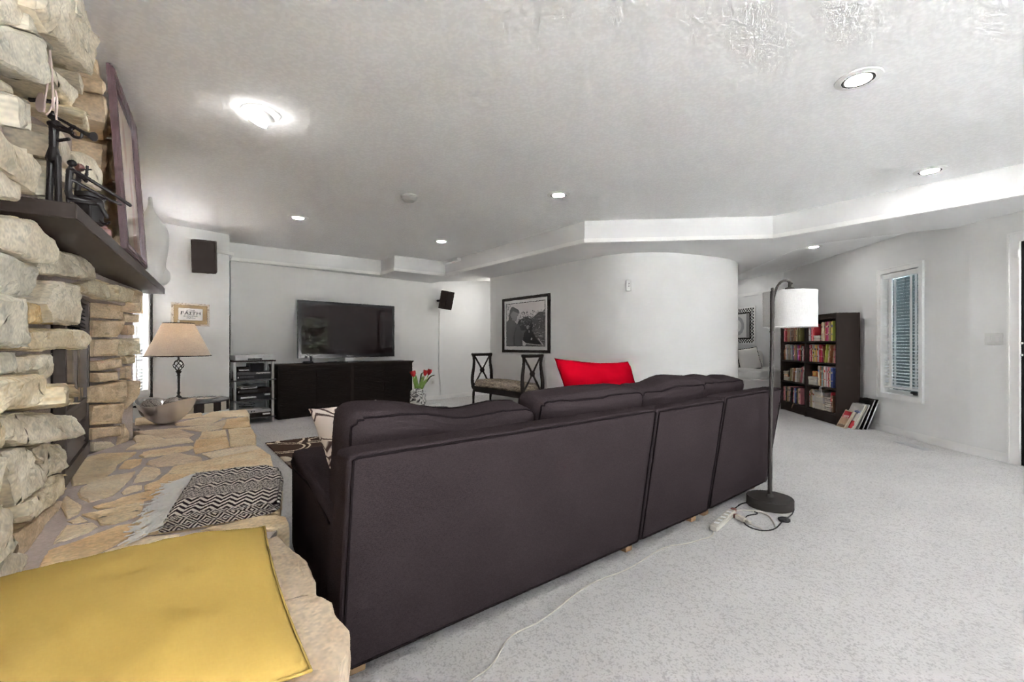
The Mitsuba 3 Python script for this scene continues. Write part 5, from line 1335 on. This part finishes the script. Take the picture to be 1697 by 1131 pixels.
for i in range(34):
    x, y = r5.uniform(.70, .99), r5.uniform(.08, .36)
    s = r5.uniform(.02, .06)
    patch([(x - s, y - .008), (min(1, x + s), y - .006), (min(1, x + s * .8), y + .008), (x - s * .7, y + .010)], float(r5.choice([.03, .25, .45, .06])), 3)
patch([(0, 0), (0, .58), (.08, .65), (.16, .66), (.25, .56), (.30, .50), (.37, .43), (.44, .29), (.465, .12), (.45, 0)], .075, 5)
patch([(.20, 0), (.19, .20), (.24, .42), (.30, .46), (.24, .28), (.23, .10), (.25, 0)], .035, 6)
patch([(.12, .62), (.10, .72), (.14, .82), (.24, .86), (.34, .78), (.335, .70), (.31, .62), (.28, .57), (.20, .60)], .20, 6)
patch([(.06, .62), (.07, .78), (.12, .72), (.16, .64), (.12, .60)], .03, 7)
patch([(.09, .72), (.09, .86), (.16, .945), (.24, .90), (.32, .86), (.36, .80), (.35, .755), (.27, .79), (.20, .83), (.14, .80)], .03, 7)
patch([(.30, .70), (.345, .72), (.335, .58), (.29, .52), (.27, .57), (.29, .63)], .62, 7)
patch([(.46, .12), (.48, .30), (.55, .36), (.66, .37), (.72, .30), (.80, .16), (.96, 0), (.62, .03)], .014, 5)
patch([(.55, .40), (.545, .46), (.575, .50), (.61, .47), (.605, .41), (.58, .375)], .34, 6)
patch([(.54, .45), (.56, .53), (.62, .52), (.625, .44), (.60, .48)], .02, 7)
patch([(.60, .36), (.615, .28), (.63, .35)], .55, 6)
patch([(.66, .18), (.70, .18), (.69, .13), (.66, .13)], .62, 6)
patch([(.44, .13), (.54, .06), (.52, 0), (.45, 0)], .66, 6)
patch([(.52, .06), (.54, .04), (.98, -.0), (.96, .018)], .60, 7)
patch([(.83, .17), (.86, .17), (.99, .0), (.955, .0)], .60, 7)
vm = concat([m for m, _ in layers])
col = np.vstack([np.full((len(m.vertices), 3), tone) * V(1.0, .96, .96) for m, tone in layers])
pm = UP_(vm)
scene['photo_tones'] = {'type': 'twosided', 'bsdf': {'type': 'diffuse', 'reflectance': {'type': 'mesh_attribute', 'name': 'vertex_color'}}}
obj('print', pm, 'photo_tones', t, smooth=False, color=col)
obj('glass', UP_(trimesh.Trimesh([(.05, PZ0 + .045, .0145), (PW_ - .05, PZ0 + .045, .0145), (PW_ - .05, PZ1 - .045, .0145), (.05, PZ1 - .045, .0145)], [(0, 1, 2), (0, 2, 3)], process=False)), 'pane', t, smooth=False)
# ------------------------------------------------------------------ bookcases and their books
BC = ((8.41, 3.22, 0), math.degrees(math.atan2(-0.71, -0.704)))
UBC = lambda m: upright(m, *BC)
SHELVES = (0.155, 0.502, 0.852, 1.165)
TOPZ = 1.555
for u, lab in enumerate(('dark brown bookcase on the left, partly hidden by the floor lamp shade', 'dark brown bookcase on the right, nearest the window')):
    s0 = u * 0.8
    t = thing('bookcase', lab, 'bookcase')
    for nm, m in (('side_panel', box(s0, s0 + .02, 0, TOPZ, -.30, 0, .0015)), ('side_panel', box(s0 + .778, s0 + .798, 0, TOPZ, -.30, 0, .0015)), ('top_panel', box(s0 + .02, s0 + .778, TOPZ - .025, TOPZ, -.30, -.002, .0015)), ('back_panel', box(s0 + .02, s0 + .778, .02, TOPZ - .025, -.298, -.292)), ('plinth', box(s0 + .02, s0 + .778, .01, .13, -.03, -.004, .0015)), ('valance', box(s0 + .02, s0 + .778, TOPZ - .075, TOPZ - .025, -.028, -.004, .0015))):
        obj(nm, UBC(m), 'espresso_satin', t)
    for z in SHELVES:
        obj('shelf', UBC(box(s0 + .02, s0 + .778, z - .022, z, -.292, -.004, .0015)), 'espresso_satin', t)
PAL = dict(red=(0.42, 0.03, 0.04), crimson=(0.30, 0.02, 0.05), pink=(0.60, 0.22, 0.25), magenta=(0.48, 0.05, 0.20), orange=(0.50, 0.17, 0.04), rust=(0.32, 0.12, 0.05), brown=(0.14, 0.075, 0.045), tan=(0.42, 0.28, 0.17), cream=(0.62, 0.54, 0.42), white=(0.68, 0.65, 0.62), grey=(0.36, 0.35, 0.34), silver=(0.52, 0.52, 0.53), yellow=(0.62, 0.45, 0.10), lime=(0.48, 0.52, 0.10), green=(0.10, 0.20, 0.10), blue=(0.06, 0.09, 0.30), violet=(0.22, 0.12, 0.36), black=(0.012, 0.011, 0.012), olive=(0.22, 0.19, 0.07), teal=(0.16, 0.26, 0.26))
for k, c in PAL.items():
    mat('book_' + k, c, 0.5, spec=0.4)
ORD = ['first', 'second', 'third', 'fourth', 'fifth', 'sixth', 'seventh', 'eighth', 'ninth', 'tenth', 'eleventh', 'twelfth', 'thirteenth', 'fourteenth', 'fifteenth', 'sixteenth', 'seventeenth', 'eighteenth']
ROWN = ['bottom shelf', 'third shelf', 'second shelf', 'top shelf']
mat('pages', (0.62, 0.58, 0.50), 0.8, spec=0.2)
rb = np.random.default_rng(21)


def book_mesh(w, h, d):
    """Standing book: x thickness, y height, z depth with the spine at z = 0."""
    return concat([box(0, w, 0, h, -d, 0, min(.004, w * .25))])


def put_book(u, r, s, w, h, d, colour, tilt, label, group, out=-.03):
    t = thing('book', label, 'book', group)
    z = SHELVES[r] + .0015
    m = xf(book_mesh(w, h, d), (0, 0, 0), rz=-tilt)
    v = m.bounds
    m.apply_translation((s - v[0, 0], z - v[0, 1], out))
    obj('cover', UBC(m), 'book_' + colour, t)
    band = xf(concat([box(w * .12, w * .88, h * a, h * b, -.002, .0012, .0004) for a, b in ((.70, .80), (.32, .36))]), rz=-tilt)
    band.apply_translation((s - v[0, 0], z - v[0, 1], out))
    obj('spine_print', UBC(band), 'book_' + ('cream' if colour in ('red', 'crimson', 'brown', 'black', 'blue', 'violet', 'green', 'rust', 'magenta', 'orange', 'olive', 'teal') else rb.choice(['red', 'black', 'rust', 'blue'])), t)
    return s + (v[1, 0] - v[0, 0])


# (colour, thickness in mm, height in mm, lean) per shelf, '-' leaves a gap; s starts at the left side of each unit
ROWS = {
 (0, 3): 'brown 26 250;pink 22 262;red 34 262;red 22 255;- 30;tan 16 240;orange 44 245;cream 22 256;grey 22 245;brown 26 250;tan 20 245;brown 22 255;cream 24 268;rust 16 250;tan 26 250;brown 24 255;- 8;yellow 22 272;cream 20 275;olive 30 268;olive 22 262',
 (0, 2): 'rust 26 170;cream 20 255 -4;silver 22 262 -5;white 26 262 -4;cream 20 255 -5;grey 24 260 -5;silver 26 250 -4;violet 20 238 -4;pink 18 240 -4;tan 24 252 -5;- 34;blue 18 250;violet 24 254;magenta 18 248;red 32 252;orange 26 262;rust 20 255;black 24 250;white 24 236;crimson 20 240',
 (0, 1): '- 150;black 22 215 6;olive 20 220 8;cream 18 222 9;rust 22 226 8;tan 20 226 9;white 22 232 10;cream 20 240 12;pink 26 262 11;white 26 268 10;black 36 300;crimson 30 285;black 36 270',
 (0, 0): 'pink 40 240;cream 28 250;- 6;orange 14 248;black 22 250;yellow 14 240;tan 26 250;cream 24 255;grey 26 250;pink 24 258;black 18 248 6;crimson 26 252 7;white 18 246 8;blue 28 250;black 32 262;grey 22 240;yellow 14 244;crimson 24 250;cream 26 256;pink 36 262',
 (1, 3): '- 4;silver 26 262;grey 34 262;crimson 16 265;pink 32 262;red 22 258;- 226;tan 22 272;cream 24 276;yellow 20 270;pink 30 280;crimson 26 276;magenta 34 282;tan 28 276;olive 24 272;yellow 20 280;lime 22 284',
 (1, 2): 'pink 24 262;white 20 268;red 26 262;tan 22 256;white 20 262;yellow 38 190;cream 22 260;yellow 38 256;- 4;pink 20 250;grey 26 256;red 44 262;crimson 24 256;rust 18 246 -9;- 12;lime 20 270 9;cream 16 262 9;rust 24 256 9;tan 26 256 8;pink 30 258 8;cream 22 262 8;black 30 276 7;pink 34 280 7;crimson 28 282 6;red 24 250',
 (1, 1): '- 265;tan 24 290;cream 22 300;orange 40 292;teal 36 296;rust 30 290;white 44 300;crimson 26 292;white 24 296;red 30 290;cream 24 292;violet 24 286;blue 52 285',
 (1, 0): 'silver 40 250;olive 26 270;cream 44 282;white 44 270;- 412;red 20 285 7;brown 30 240',
}
COLN = dict(tan='tan', pink='pink', cream='cream', black='black', white='white')
used = {}
for (u, r), spec in ROWS.items():
    s = u * 0.8 + 0.024
    n = 0
    side = ('left', 'right')[u]
    for part in spec.split(';'):
        q = part.split()
        if q[0] == '-':
            s += int(q[1]) / 1000 * 0.93
            continue
        w, h = int(q[1]) / 1000 * 1.0, int(q[2]) / 1000
        tilt = float(q[3]) if len(q) > 3 else 0.0
        if s + w * math.cos(math.radians(tilt)) + h * abs(math.sin(math.radians(tilt))) > u * 0.8 + 0.777:
            continue
        k = (u, r, q[0])
        used[k] = used.get(k, 0) + 1
        total = sum(1 for p_ in spec.split(';') if p_.split()[0] == q[0])
        size = 'leaning' if tilt else 'thick' if w > .032 else 'slim' if w < .02 else 'medium'
        which = f'{ORD[used[k] - 1]} {q[0]} from left' if total > 1 else f'the only {q[0]} one'
        lab = f'{size} {q[0]} book on the {ROWN[r]} of the {side} bookcase, {which}'
        s = put_book(u, r, s, w, h, .20 + rb.uniform(0, .035), q[0], tilt, lab, f'books on the {ROWN[r]} of the {side} bookcase', out=-.03 - rb.uniform(0, .022)) + .0012


def lying(u, r, s0, s1, items, where, out=-.03):
    z = SHELVES[r] + .0015
    for i, (colour, h) in enumerate(items):
        pos = ('lowest' if i == 0 else 'topmost' if i == len(items) - 1 else f'{ORD[i]} up')
        t = thing('book', f'{colour} book in the pile {where}, {pos}', 'book', f'books piled {where}')
        j = rb.uniform(-.008, .008)
        obj('cover', UBC(box(s0 + j, s1 + j, z, z + h, out - .23, out + rb.uniform(-.006, .004), .0025)), 'book_' + colour, t)
        obj('page_block', UBC(box(s0 + j + .004, s1 + j - .004, z + h * .18, z + h * .82, out - .22, out + .0045)), 'pages', t, smooth=False)
        z += h + .0012
    return z


lying(0, 1, .055, .185, [('cream', .034), ('white', .030), ('orange', .036), ('tan', .030), ('cream', .026)], 'on the third shelf of the left bookcase')
t = thing('photo_frame', 'small dark standing photo frame behind the book pile in the left bookcase', 'picture frame')
obj('frame', UBC(prism(sg.box(.07, .504, .235, .79).difference(sg.box(.09, .524, .215, .77)), -.262, -.250)), 'espresso', t, smooth=False)
obj('print', UBC(box(.085, .22, .52, .775, -.262, -.256)), 'smoke_shelf', t, smooth=False)
lying(1, 3, .985, 1.165, [('crimson', .016), ('white', .020), ('black', .014), ('white', .018), ('black', .014)], 'on the top shelf of the right bookcase')
t = thing('photo_frame', 'grey-green standing card picture above the flat books in the right bookcase', 'picture frame')
obj('frame', UBC(box(.985, 1.15, 1.168, 1.465, -.275, -.268)), 'book_teal', t, smooth=False)
obj('print', UBC(box(1.0, 1.14, 1.30, 1.45, -.268, -.265)), 'book_silver', t, smooth=False)
obj('figure', UBC(prism([(1.04, 1.30), (1.03, 1.40), (1.06, 1.44), (1.10, 1.41), (1.11, 1.30)], -.265, -.262)), 'book_green', t, smooth=False)
zt = lying(1, 1, .835, 1.055, [('white', .022), ('silver', .020), ('white', .018), ('grey', .016), ('white', .020), ('silver', .022)], 'on the third shelf of the right bookcase')
t = thing('storage_box', 'small orange and brown box on top of the flat books in the right bookcase', 'box')
obj('body', UBC(box(.905, 1.058, zt + .003, zt + .085, -.20, -.05, .003)), 'book_orange', t)
obj('label', UBC(box(.935, 1.00, zt + .02, zt + .07, -.05, -.048)), 'book_yellow', t, smooth=False)
lying(1, 0, 1.005, 1.225, [('white', .026), ('silver', .022), ('white', .018), ('cream', .022), ('grey', .020), ('white', .026), ('silver', .020), ('white', .024), ('cream', .022), ('white', .020), ('silver', .022)], 'at the bottom centre of the right bookcase')
lying(1, 0, 1.24, 1.40, [('grey', .030), ('black', .026), ('grey', .034), ('black', .026), ('grey', .030), ('black', .024), ('grey', .030)], 'at the bottom right of the right bookcase', out=-.04)
t = thing('cord_tie', 'white ribbon hanging from a shelf of the right bookcase', 'ribbon')
obj('strand', UBC(tube(spline([(1.225, .505, -.02), (1.222, .50, .004), (1.205, .45, .006), (1.19, .40, .006)], 12), .004, 6)), 'white_matte', t)
obj('strand', UBC(tube(spline([(1.245, .505, -.02), (1.246, .50, .004), (1.25, .44, .006), (1.247, .37, .006)], 12), .005, 6)), 'white_matte', t)
single('brown_tag', UBC(tube(spline([(.45, .165, .001), (.44, .14, .004), (.41, .10, .005), (.395, .075, .004)], 10), .005, 6)), 'oak_foot', 'brown string hanging over the plinth of the left bookcase', 'string')
# basket on the bookcase
LT = (7.64, 2.61)
t = thing('lattice_vase', 'flared black vase with a white lattice on top of the right bookcase', 'vase')
obj('liner', xf(lathe([(0, 0), (.070, 0), (.125, .285), (.121, .285), (.066, .006), (0, .006)], 32), (*LT, TOPZ + .001)), 'black', t, smooth=40)
lat = []
for i in range(9):
    for sgn in (-1, 1):
        lat.append(tube([((.080 + .062 * k) * math.cos(2 * math.pi * i / 9 + sgn * 1.15 * k), (.080 + .062 * k) * math.sin(2 * math.pi * i / 9 + sgn * 1.15 * k), .002 + .31 * k) for k in np.linspace(0, 1, 12)], .0065, 6))
obj('lattice', xf(concat(lat), (*LT, TOPZ + .001)), 'white_gloss', t, smooth=True)

# ------------------------------------------------------------------ things leaning on the wall beside the bookcase
LW_ = ((*RW1, 0), AW)


def lean(m, foot, ang):
    """Local x along the wall, y up, z out of it; leaned back about its foot."""
    return upright(xf(m, (0.014, 0, foot), rx=-ang), *LW_)


t = thing('cookbook', 'small thick book with a red and cream cover leaning in front beside the bookcase', 'book')
obj('cover', lean(box(2.165, 2.335, .002, .262, -.035, 0, .002), .385, 28), 'book_cream', t)
obj('picture', lean(concat([box(2.178, 2.322, .15, .245, 0, .0008)]), .385, 28), 'book_red', t, smooth=False)
obj('panel', lean(box(2.178, 2.322, .055, .145, 0, .0008), .385, 28), 'book_tan', t, smooth=False)
obj('panel', lean(box(2.178, 2.322, .012, .050, 0, .0008), .385, 28), 'book_brown', t, smooth=False)
obj('title', lean(concat([box(2.20 + .028 * i, 2.218 + .028 * i, .155, .185, .0008, .0014) for i in range(4)]), .385, 28), 'book_white', t, smooth=False)
t = thing('cookbook', 'large white cookbook with red fruit on its cover leaning beside the bookcase', 'book')
obj('cover', lean(box(2.150, 2.405, .002, .365, -.030, 0, .002), .325, 27), 'book_white', t)
obj('page_block', lean(box(2.156, 2.4075, .006, .360, -.026, -.005, .001), .325, 27), 'pages', t)
fruit = [xf(trimesh.creation.cylinder(.022, .0016, sections=14), (2.29 + .035 * (i % 3) + .015 * (i // 3), .03 + .035 * (i // 3), .0008)) for i in range(8)]
obj('picture', lean(concat(fruit), .325, 27), 'book_red', t, smooth=False)
obj('title', lean(concat([box(2.27 + .022 * i, 2.285 + .022 * i, .235 - .012 * (i % 2), .262 + .01 * (i % 3), 0, .001) for i in range(5)]), .325, 27), 'book_blue', t, smooth=False)
single('mounting_board', lean(box(2.150, 2.412, .002, .360, -.012, 0, .0015), .262, 24), 'book_grey', 'grey board leaning between the cookbook and the black frames', 'board')
for f_, lab in ((.215, 'front one of two black picture frames leaning on the wall by the bookcase'), (.165, 'rear one of two black picture frames leaning on the wall by the bookcase')):
    t = thing('picture_frame', lab, 'picture frame')
    obj('frame', lean(prism(sg.box(2.150, .002, 2.418, .425).difference(sg.box(2.172, .024, 2.396, .403)), -.018, 0), f_, 21), 'black_wood', t, smooth=False)
    obj('backing', lean(box(2.165, 2.405, .016, .41, -.014, -.006), f_, 21), 'black', t, smooth=False)
    obj('edge', lean(box(2.414, 2.4195, .004, .423, -.016, -.002), f_, 21), 'silver_plastic', t, smooth=False)

# ------------------------------------------------------------------ the back room
FA_ = math.degrees(math.atan2(*(RW1 - FW1)[::-1]))
LF = float(np.linalg.norm(RW1 - FW1))
UF = lambda m: upright(m, (*FW1, 0), FA_)
t = thing('ring_print', 'print of a grey ring in a checked black and white frame in the back room', 'picture')
w0, w1, z0, z1 = LF - .665 - 0.98, LF - .665, 1.115, 1.885
obj('frame', UF(box(w0, w1, z0, z1, .002, .022)), 'white_matte', t, smooth=False)
ch = []
nx, nz, bw = 30, 24, .115
cw, chh = (w1 - w0) / nx, (z1 - z0) / nz
for i in range(nx):
    for j in range(nz):
        x, z = w0 + i * cw, z0 + j * chh
        edge = min(x - w0, w1 - x - cw, z - z0, z1 - z - chh)
        if (i + j) % 2 == 0 and edge < bw and edge > .004:
            ch.append(box(x, x + cw, z, z + chh, .022, .0226))
obj('checks', UF(concat(ch)), 'black_wood', t, smooth=False, label='small black checks')
obj('inner_box', UF(prism(sg.box(w0 + bw, z0 + bw, w1 - bw, z1 - bw).difference(sg.box(w0 + bw + .02, z0 + bw + .02, w1 - bw - .02, z1 - bw - .02)), .022, .034)), 'black_wood', t, smooth=False)
obj('field', UF(box(w0 + bw, w1 - bw, z0 + bw, z1 - bw, .0222, .0235)), 'book_grey', t, smooth=False)
cx, cz = (w0 + w1) / 2 + .0, (z0 + z1) / 2
obj('card', UF(box(cx - .30, cx + .26, z0 + bw + .03, z1 - bw - .03, .0236, .0255)), 'white_matte', t, smooth=False)
obj('ring', UF(prism(sg.Point(cx, cz).buffer(.20, 32).difference(sg.Point(cx, cz).buffer(.125, 32)), .0256, .027)), 'book_silver', t, smooth=30)
# white sofa: its right end shows beside the curved wall
WS = ((8.86, 3.42, 0), math.degrees(math.atan2(-0.6157, 0.788)))
t = thing('white_sofa', 'white upholstered sofa in the back room seen past the curved wall', 'sofa')
UW = lambda m: upright(m, *WS)
mat('white_fabric', (0.74, 0.72, 0.69), 0.9, spec=0.1)
obj('base', UW(xf(softbox(1.30, .42, .70, .03), (-.65, .27, -.33))), 'white_fabric', t, smooth=50)
obj('back', UW(xf(softbox(1.30, .95, .18, .06, (0, 0, .02)), (-.65, .525, -.57))), 'white_fabric', t, smooth=50)
obj('arm', UW(xf(softbox(.20, .66, .80, .07, (0, .02, 0)), (-.075, .345, -.26))), 'white_fabric', t, smooth=50)
obj('seat_cushion', UW(xf(softbox(1.08, .18, .50, .05, (0, .03, 0)), (-.73, .56, -.23))), 'white_fabric', t, smooth=50)
for lab, s, rz in (('white cushion with black piping at the right end of the white sofa', -.36, 8), ('white cushion with black piping at the edge of the curved wall', -.92, -10)):
    t = thing('piped_cushion', lab, 'cushion')
    pm = xf(pillow(.42, .42, .16, 22, .05, 2), rx=-14)
    obj('cover', UW(xf(pm, (s, .84, -.36), rz=rz)), 'white_fabric', t, smooth=True)
    g = np.linspace(-1, 1, 12)
    e = .05
    rimp = [(.21 * u, .21 * (1 - e * (1 - u * u)), 0) for u in g] + [(.21 * (1 - e * (1 - u * u)), -.21 * u, 0) for u in g[1:]] + [(-.21 * u, -.21 * (1 - e * (1 - u * u)), 0) for u in g[1:]] + [(-.21 * (1 - e * (1 - u * u)), .21 * u, 0) for u in g[1:-1]]
    obj('piping', UW(xf(xf(tube(rimp, .008, 6, closed=True), rx=-14), (s, .84, -.36), rz=rz)), 'black', t)

# hall: a lamp on the hidden side of the wall's end
t = thing('hall_sconce', 'wall lamp just behind the corner of the curved wall', 'wall lamp')
obj('plate', box(4.94, 5.10, 6.801, 6.815, 1.78, 2.02, .003), 'white_plastic', t)
obj('globe', xf(trimesh.creation.icosphere(3, .06), (5.02, 6.90, 1.92)), 'lamp_white', t, smooth=True, emitter={'type': 'area', 'radiance': C(LAMP * .42, LAMP * .40, LAMP * .37)})
obj('arm', tube([(5.02, 6.81, 1.88), (5.02, 6.90, 1.88)], .01, 8), 'white_plastic', t)

# ------------------------------------------------------------------ outside the windows
diffuse('siding', (0.045, 0.065, 0.075))
diffuse('grass', proc(lambda p, n, uv: mix((0.15, 0.15, 0.135), (0.24, 0.24, 0.22), fbm(p.x * 3, p.y * 3, 0.0, 3))))
struct('ground', box(-40, 40, -40, 40, -0.4, -0.15), 'grass', 'grass outside the windows')
t = thing('neighbour_fence', 'dark blue-grey boarded fence outside the narrow right window', 'fence')
FN = (RW0 + V(0.727, -0.687) * 1.6 - V(0.687, 0.7266) * 0.6, RWA)
for i in range(15):
    obj('board', upright(box(i * .30, i * .30 + .288, 0.0, 2.9, -.03, 0), (*FN[0], -.15), FN[1]), 'siding', t, smooth=False)
diffuse('pale_board', (0.42, 0.46, 0.56))
for a_, b_ in ((0.52, 0.66), (1.30, 1.42), (2.02, 2.16)):
    obj('corner_board', upright(box(a_ + .6, b_ + .6, 0.0, 2.9, 0.005, .03), (*FN[0], -.15), FN[1]), 'pale_board', t, smooth=False)
diffuse('bark', (0.10, 0.075, 0.055))
scene['tree_leaf'] = {'type': 'twosided', 'bsdf': {'type': 'diffuse', 'reflectance': proc(lambda p, n, uv: mix((0.018, 0.024, 0.016), (0.075, 0.085, 0.06), noise(p.x * 6, p.y * 6, p.z * 6)))}}


def tree(label, x, y, h, r, seed):
    q = np.random.default_rng(seed)
    t = thing('garden_tree', label, 'tree')
    obj('trunk', tube([(x, y, -.2), (x + .1, y, h * .4), (x, y + .1, h * .75)], [.13, .10, .05], 10), 'bark', t)
    n = 5200
    d = q.normal(size=(n, 3))
    d /= np.linalg.norm(d, axis=1, keepdims=True)
    rad = r * q.uniform(.35, 1, n) ** .5
    c = V(x, y, h * .58) + d * rad[:, None] * V(1, 1, h / r * .46)
    c += (np.stack([meshkit.noise(c * 1.4, seed + k) for k in range(3)], -1) - .5) * r * .9
    a, b = q.normal(size=(n, 3)), q.normal(size=(n, 3))
    s = q.uniform(.05, .11, n)[:, None]
    a = a / np.linalg.norm(a, axis=1, keepdims=True) * s
    b = b / np.linalg.norm(b, axis=1, keepdims=True) * s * .7
    v = np.stack([c - a, c + b * .6, c + a, c - b * .6], 1).reshape(-1, 3)
    f = np.arange(n * 4).reshape(n, 4)
    obj('foliage', trimesh.Trimesh(v, np.vstack([f[:, [0, 1, 2]], f[:, [0, 2, 3]]]), process=False), 'tree_leaf', t, smooth=False, kind='stuff')


for i, (x, y, h, r, lab) in enumerate(((7.9, -2.3, 4.4, 1.5, 'bushy green tree nearest outside the patio door'), (10.2, -6.2, 5.4, 1.8, 'tall green tree farther off outside the patio door'), (12.2, -2.4, 4.8, 1.4, 'green tree outside the patio door beside the fence'), (5.2, -9.0, 5.0, 1.7, 'green tree outside the wide window behind the viewer'))):
    tree(lab, x, y, h, r, 40 + i)
diffuse('concrete', proc(lambda p, n, uv: mix((0.60, 0.615, 0.64), (0.70, 0.715, 0.74), fbm(p.x * 1.5, p.y * 1.5, 0.0, 4))))
PATIO = sg.Polygon([(8.2, 0.3), (6.62, 0.66), tuple(DW1 + V(0.12, -0.1)), tuple(DW1 + V(0.1, -0.12)), (-2.2, -3.75), (-9.0, -5.0), (-9.0, -16), (12, -16), (14, -4.5)])
struct('patio', prism(PATIO, -0.2, -0.08), 'concrete', 'pale concrete patio outside the wide window and the patio door')
